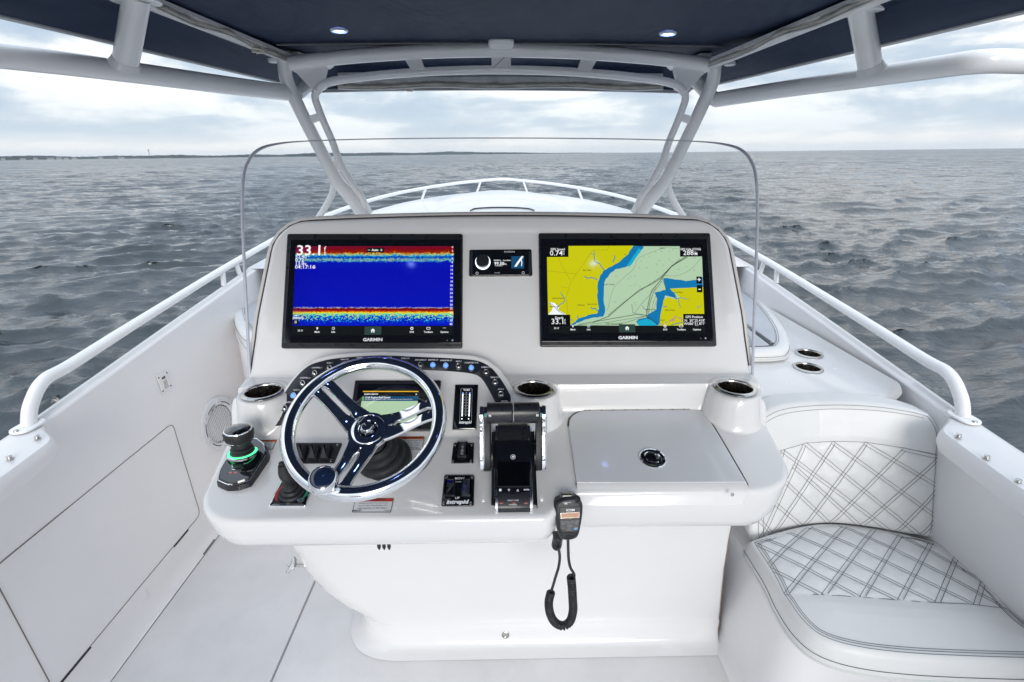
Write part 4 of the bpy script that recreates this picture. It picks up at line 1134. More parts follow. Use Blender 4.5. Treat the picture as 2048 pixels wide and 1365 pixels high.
def brand(e, px, py, dots):
    f1 = MB(); u, v = f0.uv(px, py, .013); f1.text('GARMIN', u, v, .0132, .0125, bold=.04, sx=1.2)
    for a, b_, r in dots: u, v = f0.uv(a, b_, .013); f1.lathe([(r, .0132), (r*.55, .0132)], 14, u, v)
    f1.build('maker_lettering', WHITEP, e, flat=True)
brand(e, 745.5, 680, [(905, 681, .0022), (894.5, 681, .0008)])
# chart display
e, f0, g_, T = display([(1077, 468.5), (1418, 468.5), (1431, 694), (1080, 695)], [(1093.6, 492.6), (1403, 493), (1411, 666), (1097, 666)], 'right large marine display showing the yellow and green chart')
def Z2(pts): return [tuple(Vector(p)) for p in local(f0, [(1060+.1956*a, 450+.1956*b_) for a, b_ in pts], .0134)]
def cp(name, pts, mt, z): P = Z2(pts); P = P if area2(P) > 0 else P[::-1]; return MB().poly(P, z).build(name, mt, g_, flat=True)
cp('chart_open_water', [(172, 218), (1755, 220), (1785, 1031), (188, 1031)], S_PALE, .0002)
shoreW = [(1060, 218), (1000, 300), (950, 350), (880, 400), (800, 440), (745, 480), (710, 530), (692, 600), (690, 720), (700, 860), (690, 905), (600, 925), (500, 960), (440, 1000), (410, 1031)]
rs = random.Random(4)
def rough(pts, n, a):
    out = []
    for p, q in zip(pts[:-1], pts[1:]):
        for k in range(n): out.append((p[0]+(q[0]-p[0])*k/n+rs.uniform(-a, a), p[1]+(q[1]-p[1])*k/n+rs.uniform(-a, a)))
    return out+[pts[-1]]
sw = rough(shoreW, 3, 5)
cp('chart_shallows', rough([(1165, 218), (1130, 280), (1060, 340), (1030, 400), (980, 435), (880, 452), (830, 490), (790, 540), (768, 570), (752, 640), (752, 760), (770, 880), (748, 935), (690, 945), (600, 960), (500, 995), (440, 1031)], 3, 4)+[(405, 1031)]+sw[::-1], S_BLU, .0004)
cp('chart_shallows', rough([(1140, 260), (1085, 330), (1040, 405), (1000, 432), (1000, 400), (1050, 330), (1110, 240)], 2, 3), S_CY, .0005)
cp('chart_land', [(172, 218)]+sw+[(188, 1031), (178, 600)], S_YEL, .0006)
cp('chart_shallows', rough([(1365, 545), (1420, 550), (1480, 560), (1600, 575), (1700, 560), (1763, 540), (1770, 632), (1600, 648), (1430, 650), (1480, 700), (1500, 745), (1440, 735), (1380, 722), (1362, 800), (1335, 900), (1328, 1000), (1310, 1031), (1110, 1031), (1085, 990), (1110, 965), (1200, 950), (1190, 928), (1250, 890), (1290, 862), (1300, 760), (1275, 690), (1330, 680), (1388, 665)], 2, 4), S_BLU, .0004)
cp('chart_shallows', [(1100, 985), (1200, 960), (1260, 980), (1300, 1031), (1110, 1031)], S_CY, .0005)
cp('chart_land', rough([(1430, 652), (1600, 650), (1770, 636)], 3, 4)+[(1786, 1031)]+rough([(1330, 1031), (1328, 960), (1345, 870), (1368, 770), (1400, 738), (1450, 752), (1510, 765), (1530, 748), (1490, 705), (1430, 652)], 2, 4), S_YEL, .0006)
cp('chart_inlet', [(195, 790), (250, 800), (300, 850), (280, 870), (320, 890), (370, 918), (185, 918), (220, 880), (235, 840)], S_WHT, .0008)
ck = MB()
for pts, w in (([(655, 270), (655, 340), (665, 380), (710, 400), (745, 450), (800, 485)], .0022), ([(620, 295), (650, 305)], .0012), ([(555, 525), (580, 545), (630, 540), (690, 560)], .0024), ([(855, 315), (872, 340), (850, 360), (848, 388)], .0024), ([(310, 690), (350, 750), (350, 790), (300, 820), (275, 860)], .0020),
               ([(625, 845), (640, 865), (665, 850), (690, 885)], .0026), ([(490, 930), (490, 970)], .0022), ([(1480, 750), (1520, 755), (1540, 742), (1620, 765)], .0016), ([(1520, 755), (1520, 800), (1540, 848)], .0016), ([(1400, 690), (1450, 725), (1500, 760)], .0024), ([(1365, 840), (1400, 836)], .0022), ([(1560, 1000), (1480, 1012), (1440, 1028)], .0022), ([(1710, 825), (1715, 850), (1745, 825)], .0012), ([(420, 965), (440, 985)], .002), ([(200, 795), (240, 830), (300, 890), (350, 915)], .0016)):
    ck.line([p for p in Z2(rough(pts, 3, 3))], w, .0010)
ck.build('chart_creeks', S_BLU, g_, flat=True, kind='stuff')
ln = MB()
for pts in ([(805, 218), (790, 258), (640, 262), (410, 600), (370, 740), (390, 918)], [(285, 335), (405, 560)], [(178, 472), (470, 503)], [(310, 635), (385, 645)]): ln.line(Z2(pts), .0007, .0010)
ln.build('chart_roads', S_OLV, g_, flat=True)
ct = MB()
for pts in ([(1355, 240), (1220, 290), (1100, 350), (1060, 450), (960, 540), (860, 640), (820, 760), (790, 880)], [(1755, 335), (1640, 460), (1500, 520), (1380, 520)], [(1520, 245), (1400, 235), (1330, 240)], [(1290, 720), (1260, 800), (1240, 880)], [(1310, 720), (1285, 800), (1262, 870)]):
    ct.line(Z2(cr([Vector((*p, 0)) for p in pts], 4) and [(v.x, v.y) for v in cr([Vector((*p, 0)) for p in pts], 4)]), .0006, .0010)
nums = MB()
for k in range(75):
    a, b_ = rs.uniform(820, 1700), rs.uniform(240, 900)
    if a > 1290 and b_ > 500: continue
    if a < 950 and b_ < 470: continue
    p = Z2([(a, b_)])[0]; nums.text(str(rs.choice([9, 14, 18, 22, 26, 30, 31, 33, 35, 37, 40])), p[0], p[1], .0012, .0040)
for s, a, b_ in (('Sutherset Ranch', 285, 752), ('Wild Deer', 522, 822), ('Lake Lorraine', 635, 812), ('Eglin Village', 583, 465), ('Jones Bayou', 1520, 690), ('Marler Bayou', 1432, 873), ('Destin', 1355, 975), ('Tideline', 1350, 240), ('Black Point', 245, 838), ('FORT WALTON BCH', 860, 1012), ('E. BAY COAST', 810, 612), ('Moreno Point', 1235, 866)):
    p = Z2([(a, b_)])[0]; nums.text(s, p[0], p[1], .0012, .0052, bold=.02)
for pts, w in (([(640, 1000), (800, 940), (960, 800), (1120, 665), (1240, 610), (1335, 548), (1430, 440), (1590, 325)], .0014), ([(800, 925), (960, 790), (1220, 610), (1340, 530), (1530, 350)], .0008), ([(1190, 930), (1210, 800), (1240, 680), (1340, 560), (1450, 420), (1612, 330)], .0014), ([(1205, 930), (1225, 800), (1262, 690), (1350, 575)], .0010),
               ([(500, 1020), (700, 985), (900, 950), (1100, 915), (1180, 925), (1310, 1020)], .0012), ([(480, 1030), (780, 1000), (1180, 935), (1320, 1028)], .0008), ([(620, 1031), (900, 1020), (1010, 990), (1170, 940)], .0008), ([(1040, 815), (1050, 900), (1160, 930)], .0008), ([(1145, 830), (1190, 880), (1195, 930)], .0008), ([(1290, 640), (1150, 800), (1070, 900)], .0006), ([(1350, 545), (1385, 640), (1410, 690), (1500, 760)], .0008)):
    ct.line(Z2(pts), w*2.0, .0012, (.0022, .0011))
ct.build('chart_tracks', S_INK, g_, flat=True, kind='stuff'); nums.build('chart_lettering', S_INK, g_, flat=True, kind='stuff')
pk = MB()
for a, b_ in ((1430, 985), (1447, 972), (1462, 962), (1478, 950), (1493, 940), (1452, 985), (1470, 978), (1525, 955), (1545, 958), (1395, 1000), (1355, 1015), (1550, 975), (1330, 1018)):
    p = Z2([(a, b_)])[0]; pk.lathe([(.0026, .0012), (.0015, .0012)], 10, p[0], p[1])
pk.build('chart_marks', S_PNK, g_, flat=True)
for pts in ([(172, 216), (393, 216), (393, 330), (172, 332)], [(1530, 216), (1756, 218), (1760, 325), (1533, 327)], [(183, 920), (410, 920), (413, 1036), (185, 1036)], [(1565, 912), (1787, 912), (1790, 1036), (1567, 1036)], [(1700, 530), (1755, 530), (1756, 602), (1701, 602)], [(1704, 618), (1760, 618), (1762, 692), (1705, 692)]):
    cp('data_box', pts, S_BLK, .0014)
t = MB()
def tz(s, a, b_, size, bold=0, sx=1, align='CENTER'): p = Z2([(a, b_)])[0]; t.text(s, p[0], p[1], .0017, size, align, bold=bold, sx=sx)
tz('GPS Speed', 282, 253, .0098, .01); tz('0.74', 268, 294, .0215, .004, 1.05); tz('M', 342, 282, .0075); tz('H', 344, 303, .0075)
tz('GPS Hdg (COG)', 1640, 252, .0092, .01); tz('288', 1618, 290, .0210, .004, 1.05); tz('o', 1688, 276, .007); tz('M', 1695, 300, .012, .02)
tz('Depth', 298, 953, .0098, .01); tz('33.1', 285, 992, .0225, .004, 1.05); tz('f', 356, 980, .012); tz('t', 358, 1004, .012)
tz('GPS Position', 1676, 944, .0100, .01); tz("N  30\u00b025.418'", 1682, 981, .0108, .004, 1.0); tz("W086\u00b031.871'", 1680, 1013, .0108, .004, 1.0)
tz('+', 1727, 565, .020, .02); tz('-', 1732, 655, .024, .02)
t.build('readout_text', S_WHT, g_, flat=True, kind='stuff')
cp('toolbar', [(186, 1037), (1790, 1037), (1795, 1106), (190, 1106)], S_DRK, .0012)
bar(g_, T, 0, 0, S_WHT, S_TILE)
brand(e, 1256, 676, [(1411, 677, .0022), (1401.5, 677.5, .0008)])

# radio head
f0 = FC.sub(1001.5, 527, .001); e = thing(f0, 'marine_stereo', 'small black stereo head with round knob, between the two displays', 'stereo')
q = rp(local(f0, [(939, 501), (1063, 500), (1065, 553.5), (938, 554)]), .006)
MB().plate(q, -.003, .008, .003, 3).build('housing', BLKG, e)
def Z3(a, b_, h=.009): return f0.uv(920+.0784*a, 470+.0784*b_, h)
for x0, x1 in ((262, 320), (1755, 1815)):
    MB().poly(local(f0, [(920+.0784*x0, 503), (920+.0784*x0, 552), (920+.0784*x1, 552), (920+.0784*x1, 503)], .009), .0083).build('side_band', mat('smoked_bevel', (.03, .035, .045), .15), e, flat=True)
u, v = Z3(582, 690); MB().lathe([(.0225, .008), (.0225, .012), (.020, .0125)], 40, u, v-.001).build('knob_base', LEDW, e)
MB().lathe([(.0200, .009), (.0200, .020), (.0185, .0225), (.017, .0225)], 40, u, v).build('knob_rim', CHROME, e)
MB().lathe([(.0180, .0222), (0, .0224)], 36, u, v).build('knob_face', BLKS, e)
t = MB()
for s, a, b_, z_, bo in (('99.50', 1000, 735, .0135, .02), ('MHz', 1145, 748, .0055, .02), ('98 PRESETS', 990, 790, .0046, .0), ('WKSM Fm', 955, 652, .0050, .02), ('Rock Music', 1200, 652, .0050, .02)):
    u, v = Z3(a, b_); t.text(s, u, v, .0086, z_, bold=bo)
t.build('readout_text', S_WHT, e, flat=True)
t = MB(); u, v = Z3(1257, 435); t.text('FUSION', u, v, .0086, .0068, sx=1.35, shear=.1); u, v = Z3(945, 970); t.text('(SiriusXM)', u, v, .0086, .0038)
for a, b_ in ((435, 980), (1612, 967)): u, v = Z3(a, b_); t.lathe([(.0042, .0086), (.0030, .0086)], 16, u, v)
t.build('printed_marks', WHITEP, e, flat=True)
MB().poly([Z3(a, b_) for a, b_ in ((1310, 545), (1310, 855), (1635, 860), (1635, 548))], .0086).build('album_tile', S_BLUD, e, flat=True)
cv = MB(); cv.add([(*Z3(a, b_), .0089) for a, b_ in ((1385, 815), (1440, 815), (1590, 600), (1625, 545), (1570, 548), (1440, 720))], [(0, 1, 2, 3, 4, 5)]); cv.add([(*Z3(a, b_), .0089) for a, b_ in ((1560, 800), (1580, 800), (1590, 700), (1570, 620), (1555, 640), (1568, 710))], [(0, 1, 2, 3, 4, 5)])
cv.build('album_picture', S_WHT, e, flat=True)

# arched switch panel on the helm pod
f0 = HP.sub(780, 780, .0); e = thing(f0, 'switch_panel', 'black arched switch panel with round backlit push buttons above the wheel', 'switch panel')
outer = [(534, 849), (559, 806), (585, 764.5), (614, 735), (639.5, 724.5), (667, 718.6), (706, 714.7), (765, 712), (823, 714.2), (854, 715.5), (900, 717.5), (946, 721), (968, 727.5), (987, 741), (1005, 764.5), (1018.6, 788), (1030, 812)]
inner = [(999, 822), (993, 809.5), (979.5, 784), (966, 761), (951, 750), (917, 744.6), (858, 741), (765, 739), (705, 742), (668, 748), (642, 760), (617, 785), (592, 815), (572, 846), (562, 851.5), (541, 853.5)]
o_ = [tuple(p[:2]) for p in cr([Vector((*q, 0)) for q in local(f0, outer)], 4)]+[tuple(p[:2]) for p in cr([Vector((*q, 0)) for q in local(f0, inner)], 4)]
if area2(o_) < 0: o_ = o_[::-1]
def strip_plate(mb, O, I, z0, z1):
    """annular strip between two polylines"""
    n = 90
    def res(P, t):
        L = [0]
        for a, b_ in zip(P[:-1], P[1:]): L.append(L[-1]+(b_-a).length)
        s = t*L[-1]
        for k in range(len(P)-1):
            if L[k+1] >= s: return P[k].lerp(P[k+1], (s-L[k])/max(1e-9, L[k+1]-L[k]))
        return P[-1]
    O = cr([Vector((*q, 0)) for q in O], 4); I = cr([Vector((*q, 0)) for q in I], 4)
    R = []
    for k in range(n+1):
        a, b_ = res(O, k/n), res(I, k/n); d = (b_-a).normalized()*.0015
        R.append([(a.x, a.y, z0), (a.x, a.y, z1-.001), (a.x+d.x, a.y+d.y, z1), (b_.x-d.x, b_.y-d.y, z1), (b_.x, b_.y, z1-.001), (b_.x, b_.y, z0)])
    return mb.rings(R)
strip_plate(MB(), local(f0, outer), local(f0, inner)[::-1], -.004, .0035).build('fascia', mat('fascia_black', (.016, .020, .030), .33), e)
btn = [(568.5, 817, 0), (586.7, 792, 1), (604.3, 767.5, 0), (628.4, 747, 0), (658, 737, 0), (688, 730, 0), (718, 727, 0), (748, 726, 1), (778, 726, 0), (810, 728, 0), (841, 731, 0), (866, 731, 1), (891.7, 732, 1), (917, 733.8, 0), (942.7, 736.6, 2), (972, 745.6, 0), (990, 766, 0), (1001.6, 790, 0)]
names = ['UNDWTR LT', 'ACC 4', 'LIVEWELL 2', 'LIVEWELL 1', 'ACC 1', 'NAV LTS', 'WIPER', 'HORN', 'BILGE', 'FWD LTS', 'ANCHOR LT', 'MASTER LT', 'SPREADER LT', 'ACC 2', 'COURTESY LTS', 'CABIN LTS', 'READ LTS', 'ACC 3']
t = MB()
for (a, b_, k), s in zip(btn, names):
    u, v = f0.uv(a, b_, .004)
    m = Matrix.Translation((u, v, .0034))
    bo = MB().lathe([(.0098, 0), (.0098, .003), (.0085, .0048), (.0072, .0045), (.0068, .0030)], 28, m=m).build('push_button', STEEL, e)
    MB().lathe([(.0070, .0030), (.0048, .0050), (0, .0054)], 24, m=m).build('button_cap', LEDK if k else STEEL, bo)
    MB().lathe([(.0052, .0052), (.0044, .0053)], 16, m=m).build('cap_ring', BLKS, bo)
    off = .0155 if a > 640 else .016; dx = 0 if a > 640 else .006
    t.text(s, u+dx, v+off, .0037, .0056, bold=.015)
u, v = f0.uv(1009, 803, .004); t.text('LIV WL', u, v, .0037, .0058, bold=.02)
t.build('switch_lettering', WHITEP, e, flat=True)

# small engine display
f0 = HP.sub(790, 812, .0); e = thing(f0, 'engine_display', 'small black engine display behind the steering wheel with an alarm message', 'display')
MB().plate(rp(local(f0, [(712, 763), (883, 763), (870, 863.5), (698, 863.5)]), .004), -.003, .012, .003, 2).build('housing', BLKS, e)
S_q = local(f0, [(726, 782.5), (837, 782.5), (833, 846), (717, 846)], .013); T = quadf(S_q)
def sp(name, a0, b0, a1, b1, mt, z): MB().poly([tuple(T(a, b_))[:2] for a, b_ in ((a0, b0), (a0, b1), (a1, b1), (a1, b0))], z).build(name, mt, e, flat=True)
MB().plate(rp(local(f0, [(717, 768), (850, 768), (843, 857), (706, 857)], .012), .003), .0118, .0126, .0004, 1).build('front_glass', BLKG, e)
sp('screen', 0, 0, 1, 1, S_PALE, .0130); sp('alert_line', 0, 0, 1, .03, scr('screen_amber', 225, 178, 20), .0134); sp('title_bar', 0, .03, 1, .17, S_BLK, .0132); sp('message_bar', 0, .17, 1, .32, S_BLUD, .0134)
t = MB(); p = T(.03, .10); t.text('Active alarms', p.x, p.y, .0137, .0068, 'LEFT', bold=.02); p = T(.965, .10); t.text('x', p.x, p.y, .0137, .010)
p = T(.06, .215); t.text('5169 Engine: Fuel System', p.x, p.y, .0137, .0066, 'LEFT', bold=.02); p = T(.06, .275); t.text('Fuel System is not working properly. Continued engine use may Check water fuel...', p.x, p.y, .0137, .0038, 'LEFT')
t.build('message_text', S_WHT, e, flat=True)
t = MB(); p = T(.022, .245); t.box(p.x-.0025, p.x+.0025, p.y-.005, p.y+.005, .0133, .0136); t.build('message_icon', scr('screen_green', 100, 170, 60), e, flat=True)
k_ = MB()
for i in range(3): p = T(1.19, .45+.22*i); k_.box(p.x-.008, p.x+.008, p.y-.006, p.y+.006, .0118, .0132, .0006)
k_.build('side_keys', BLKS, e)

# trim-tab indicator
f0 = HP.sub(931, 815, 0); e = thing(f0, 'tab_indicator', 'tall black trim tab indicator with two columns of white lights', 'gauge')
MB().plate(rp(local(f0, [(910.5, 771), (957, 771), (953, 861), (904.5, 861)]), .002), -.003, .010, .0035, 2).build('housing', BLKG, e)
def Z5(a, b_, h=.011): return f0.uv(780+.1956*a, 700+.1956*b_, h)
dots = MB(); tt = MB(); bl = MB()
for i in range(18):
    y = 440+(675-440)*i/17; sh = -8*i/17
    for x in (745, 816):
        u, v = Z5(x+sh, y); (bl if i == 0 else dots).box(u-.0016, u+.0016, v-.0011, v+.0011, .0101, .0108)
for i, s in enumerate('012345678'):
    y = 440+(672-440)*i/8; u, v = Z5(781-8*i/8, y); tt.text(s, u, v, .0105, .0042, bold=.03)
    if i < 8: a, b_ = Z5(760-8*i/8, y+14), Z5(803-8*i/8, y+14); tt.line([a, b_], .0005, .0105)
for x in (735, 803): u, v = Z5(x, 706); dots.box(u-.0013, u+.0013, v-.0013, v+.0013, .0101, .0107)
u, v = Z5(783, 411); tt.text('TABS', u, v, .0105, .0064, bold=.04, sx=1.2); u, v = Z5(768, 741); tt.text('intrepid', u, v, .0105, .0098, bold=.04, shear=.2, sx=1.05)
a = [Z5(*p) for p in ((725, 395), (840, 395), (832, 755), (712, 755))]; tt.line(rp(a, .004)+[rp(a, .004)[0]], .0004, .0104)
dots.build('level_lights', LEDW, e, flat=True); bl.build('top_lights', LEDB if 0 else LEDK, e, flat=True); tt.build('lettering', WHITEP, e, flat=True)

# rocker panels
def screw(e, u, v, z, r=.0036, mt=None):
    s = MB().lathe([(r, z), (r*.92, z+.0012), (r*.5, z+.0016)], 14, u, v, cap1=False); s.lathe([(r*.5, z+.0016), (r*.42, z+.0006), (0, z+.0006)], 6, u, v); s.build('screw', mt or BLKS, e)
def rocker(e, f0, c, z=.003, tilt=.0035, mt=None, lamp=None, h=.003):
    q = local(f0, c, .004); q = rp(q, .002)
    b_ = MB().plate(q, z-.002, z+.0035, .001, 2).build('rocker_frame', BLKS, e)
    qq = inset(q, .0018); R = []
    vs = [p[1] for p in qq]; v0, v1 = min(vs), max(vs)
    def zz(v, k): s = (v-v0)/(v1-v0); return z+.0035+k*(.0055*abs(s-.38)+.0012)
    MB().rings([[(x, y, z+.002) for x, y in qq], [(x, y, zz(y, 1)) for x, y in qq], [(x, y, zz(y, 1)+.0006) for x, y in inset(qq, .001)]]).build('rocker', mt or BLK, b_)
f0 = SH.sub(630, 908, 0); e = thing(f0, 'rocker_switch_panel', 'black plate with three plain rocker switches, seen through the wheel', 'switch panel')
MB().plate(rp(local(f0, [(590, 887.5), (684.6, 887.5), (668.5, 927.8), (566, 927.8)]), .005), -.001, .003, .0015, 2).build('plate', BLK, e)
for x in (593, 617, 641): rocker(e, f0, [(x+7, 893.5), (x+25, 893.5), (x+17.5, 921), (x-2, 921)])
for a, b_ in ((676, 889.5), (661.5, 921)): u, v = f0.uv(a, b_, .004); screw(e, u, v, .003, .0042, STEEL)
f0 = SH.sub(925, 907, 0); e = thing(f0, 'anchor_switch', 'small black rocker switch plate with an anchor symbol beside the throttle', 'switch panel')
MB().plate(rp(local(f0, [(907, 887.3), (948.6, 887.3), (947, 927.5), (902, 927.5)]), .004), -.001, .003, .0015, 2).build('plate', BLKG, e)
rocker(e, f0, [(915.5, 887.8), (935.5, 887.8), (933.5, 915), (914, 915)], .004, mt=BLKS)
t = MB(); u, v = f0.uv(924.5, 901, .012); z_ = .0125
t.line([(u, v+.0045), (u, v-.0045)], .0008, z_); t.line([(u-.003, v+.002), (u+.003, v+.002)], .0007, z_); t.line([(u-.0045, v-.0015), (u-.003, v-.004), (u, v-.005), (u+.003, v-.004), (u+.0045, v-.0015)], .0008, z_)
for dv, tt_ in ((.012, 1), (-.012, -1)):
    t.line([(u-.003, v+dv), (u, v+dv+.0035), (u+.003, v+dv), (u, v+dv-.0035), (u-.003, v+dv)], .0007, z_)
t.build('switch_symbols', WHITEP, e, flat=True)
for a, b_ in ((909.5, 890), (943, 890), (905, 922.5), (941.5, 922.5)): u, v = f0.uv(a, b_, .004); screw(e, u, v, .003, .0034, STEEL)
f0 = SH.sub(917, 983, 0); e = thing(f0, 'trim_switch_panel', 'black bow up and down trim switch plate left of the throttle', 'switch panel')
MB().plate(rp(local(f0, [(888.5, 952), (949.5, 952), (948, 1013.4), (882, 1013.4)]), .006), -.001, .004, .002, 2).build('plate', BLKG, e)
SMOKE = mat('smoked_rocker', (.035, .045, .060), .10, coat=.8)
rocker(e, f0, [(893, 962), (911, 962), (910, 993.5), (889, 993.5)], .004, mt=BLKG); rocker(e, f0, [(924, 962), (942.5, 962), (941.5, 993.5), (922, 993.5)], .004, mt=SMOKE)
t = MB()
for s, a, b_, sz, bo, sh in (('BOW', 919, 957.3, .0095, .02, 0), ('DOWN', 917.5, 964, .0045, 0, 0), ('UP', 914.5, 996.5, .0085, .02, 0), ('intrepid', 914.5, 1004.3, .0155, .05, .2)):
    u, v = f0.uv(a, b_, .0045); t.text(s, u, v, .0043, sz, bold=bo, shear=sh)
t.build('lettering', WHITEP, e, flat=True)
for a, b_ in ((893.5, 955.5), (944, 955.5), (887, 1006), (941, 1006)): u, v = f0.uv(a, b_, .005); screw(e, u, v, .004, .0042, STEEL)

# ------------------------------------------------------------------ steering wheel
WF = Fr(at_y(730, 845, 1.0), elev=60)
e = thing(WF, 'steering_wheel', 'polished stainless three-spoke steering wheel with a knob on its rim', 'steering wheel')
RW = .1675; rr0 = .0162
MB().tube([(RW*math.cos(a), RW*math.sin(a), 0) for a in np.linspace(0, 2*pi, 97)[:-1]], rr0, 20, closed=True).build('rim', CHROME, e)
hub = Vector((*WF.uv(739, 858, -.045), -.045)); hub.x *= .6; hub.y *= .5
HZ = -.040; hub = Vector((0.0, 0.0, HZ))
MB().lathe([(.0, HZ-.055), (.030, HZ-.055), (.034, HZ-.012), (.047, HZ-.008), (.0485, HZ+.002), (.046, HZ+.0065), (.036, HZ+.0085), (.0355, HZ+.0070), (.020, HZ+.0070)], 56).build('hub', CHROME, e)
MB().lathe([(.0385, HZ+.0072), (.0385, HZ+.0100), (.0365, HZ+.0115), (.022, HZ+.0122), (.0205, HZ+.0105), (.0205, HZ+.004)], 56).build('hub_cap', CHROME, e)
MB().lathe([(.0200, HZ+.004), (.0200, HZ+.007), (.0165, HZ+.008)], 40).build('nut_seat', BLKG, e)
MB().plate([(.0165*math.cos(pi/3*k+.5), .0165*math.sin(pi/3*k+.5)) for k in range(6)], HZ+.006, HZ+.020, .004, 2).build('hub_nut', CHROME, e, 25)
MB().lathe([(.0125, HZ+.019), (.011, HZ+.0235), (0, HZ+.0255)], 28).build('hub_nut_dome', CHROME, e)
def spoke(ang):
    """a dished, slotted spoke: two bars that leave the hub, flow out to the rim and meet at both ends"""
    c, s = math.cos(ang), math.sin(ang); M_ = Matrix(((c, -s, 0, 0), (s, c, 0, 0), (0, 0, 1, 0), (0, 0, 0, 1)))
    rad = np.linspace(.034, RW-.002, 30)
    def zc(r): x = (r-.034)/(RW-.036); x = x*x*(3-2*x); return HZ+(.0+(-HZ-.002))*(x**1.15)+.002
    def hw(r): x = (r-.034)/(RW-.036); return .0350-.0085*math.sin(min(1, x*1.15)*pi/1.6)+.0015*x
    def slot(r):
        x = (r-.034)/(RW-.036); a = min(1, max(0, (x-.20)/.05)); b_ = min(1, max(0, (.88-x)/.05)); return .0046*math.sqrt(max(0, min(a, b_)))
    rowsT = []
    for sgn in (-1, 1):
        R = []
        for r in rad:
            z = zc(r); w = hw(r); sl = slot(r); th = .0042; a0, a1 = (sl, w) if sgn > 0 else (-w, -sl)
            m_ = (a0+a1)/2; R.append([(r, a0, z-th), (r, a1, z-th), (r, a1-sgn*0+0, z+th*.3), (r, a1-.002, z+th), (r, m_, z+th+.0012), (r, a0+.002, z+th), (r, a0, z+th*.3)])
        rowsT.append(R)
    mb = MB()
    for R in rowsT: mb.rings(R, m=M_)
    return mb.build('spoke', CHROME, e, 40)
def wang(px, py): u, v = WF.uv(px, py); return math.atan2(v, u)
for px, py in ((618, 752), (893, 812), (668, 985)): spoke(wang(px, py))
ka = wang(655, 972)
kf = Vector((RW*math.cos(ka)*.965, RW*math.sin(ka)*.965, .0)); m = Matrix.Translation(kf) @ Matrix.Rotation(.10, 4, 'Y')
MB().lathe([(.010, .004), (.011, .014), (.024, .019), (.0285, .028), (.029, .040), (.0265, .048), (.0245, .0495), (.0235, .0475)], 44, m=m).build('knob', CHROME, e)
MB().lathe([(.0236, .0475), (.022, .0492), (.012, .0515), (0, .052)], 40, m=m).build('knob_cap', mat('blue_black_cap', (.012, .022, .060), .12, coat=1), e)
# bellows over the tilt column
base = HP.at(*HP.uv(768, 925)); ax1 = WF.at(0, 0, HZ-.05)
p0 = SH.at(*SH.uv(768, 922)); d_ = (ax1-p0)
e = empty('column_boot', Matrix.Translation(p0), label='black rubber bellows boot over the steering column behind the wheel', cat='rubber boot')
L = d_.length; ez = d_.normalized(); Q = Fr((0, 0, 0), n=ez); mm = Q.mtx()
prof = [(.078, -.035), (.080, -.010), (.081, .006), (.0785, .014), (.071, .018), (.072, .026), (.0725, .036), (.068, .044), (.058, .048), (.0585, .058), (.055, .068), (.046, .072), (.0455, .082), (.040, .090), (.034, .094)]
sc_ = L/.094*.80
MB().lathe([(r*.86, z*sc_) for r, z in prof], 56, m=mm).build('bellows', RUB, e, 60)
MB().lathe([(.024, .08*sc_), (.024, L)], 30, m=mm).build('column', BLK, e)

# ------------------------------------------------------------------ round joystick, port end of the shelf
f0 = SH.sub(487, 935, 0); e = thing(f0, 'piloting_joystick', 'black piloting joystick with a fat round knob and glowing green ring', 'joystick')
def L3(pts): return local(f0, pts)
base_px = [(435, 974), (441, 953), (464.5, 913), (478, 893), (500, 886), (521, 888), (536, 899), (541, 914), (537, 925), (503, 974), (478, 982), (455, 983)]
bo = rp(L3(base_px), .006); bo = [tuple(p[:2]) for p in cr([Vector((*p, 0)) for p in bo[::2]], 3, True)]
if area2(bo) < 0: bo = bo[::-1]
def taper(o, k, ins): c = (sum(p[0] for p in o)/len(o), sum(p[1] for p in o)/len(o)); return [(c[0]+(x-c[0])*k, c[1]+(y-c[1])*k) for x, y in o]
def tz_(o, slope=.0): vs = [p[1] for p in o]; return min(vs), max(vs)
v0, v1 = tz_(bo)
def zt(y, hi, lo): return lo+(hi-lo)*(y-v0)/(v1-v0)
R = [[(x, y, 0) for x, y in bo], [(x, y, zt(y, .022, .012)) for x, y in taper(bo, .97, 0)], [(x, y, zt(y, .024, .014)) for x, y in taper(bo, .93, 0)]]
MB().rings(R).build('base', BLKS, e)
cl_ = taper(bo, .915, 0); MB().tube([(x, y, zt(y, .0245, .0145)) for x, y in cl_], .0013, 6, closed=True).build('chrome_line', CHROME, e)
R = [[(x, y, zt(y, .0235, .0135)) for x, y in taper(bo, .905, 0)], [(x, y, zt(y, .0285, .018)) for x, y in taper(bo, .86, 0)]]
MB().rings(R).build('top_face', BLKG, e)
c = L3([(491, 921)])[0]; zb = .027
cc = Vector((c[0], c[1], zb)); tl = Matrix.Translation((c[0], c[1], zb-.004)) @ Matrix.Rotation(-.20, 4, 'X')
MB().lathe([(.037, 0), (.0365, .004), (.034, .0055), (.0335, .003)], 48, m=tl).build('silver_collar', STEEL, e)
MB().lathe([(.0335, .003), (.0325, .0062), (.0285, .0066)], 48, m=tl).build('green_ring', LEDG, e)
MB().lathe([(.0285, .004), (.027, .010), (.024, .012), (.026, .016), (.0235, .020), (.021, .021), (.0225, .026), (.021, .034), (.019, .040)], 40, m=tl).build('stick_gaiter', RUB, e)
kn = MB().lathe([(.019, .036), (.030, .038), (.0305, .041)], 48, m=tl).build('knob_underside', BLKS, e)
MB().lathe([(.0305, .0405), (.0318, .042), (.0305, .0435)], 48, m=tl).build('knob_ring', CHROME, e)
mb = MB(); mb.lathe([(.0315, .043), (.0335, .050), (.0335, .062), (.0318, .0665)], 48, m=tl)
mb.build('knob_grip', RUB, e)
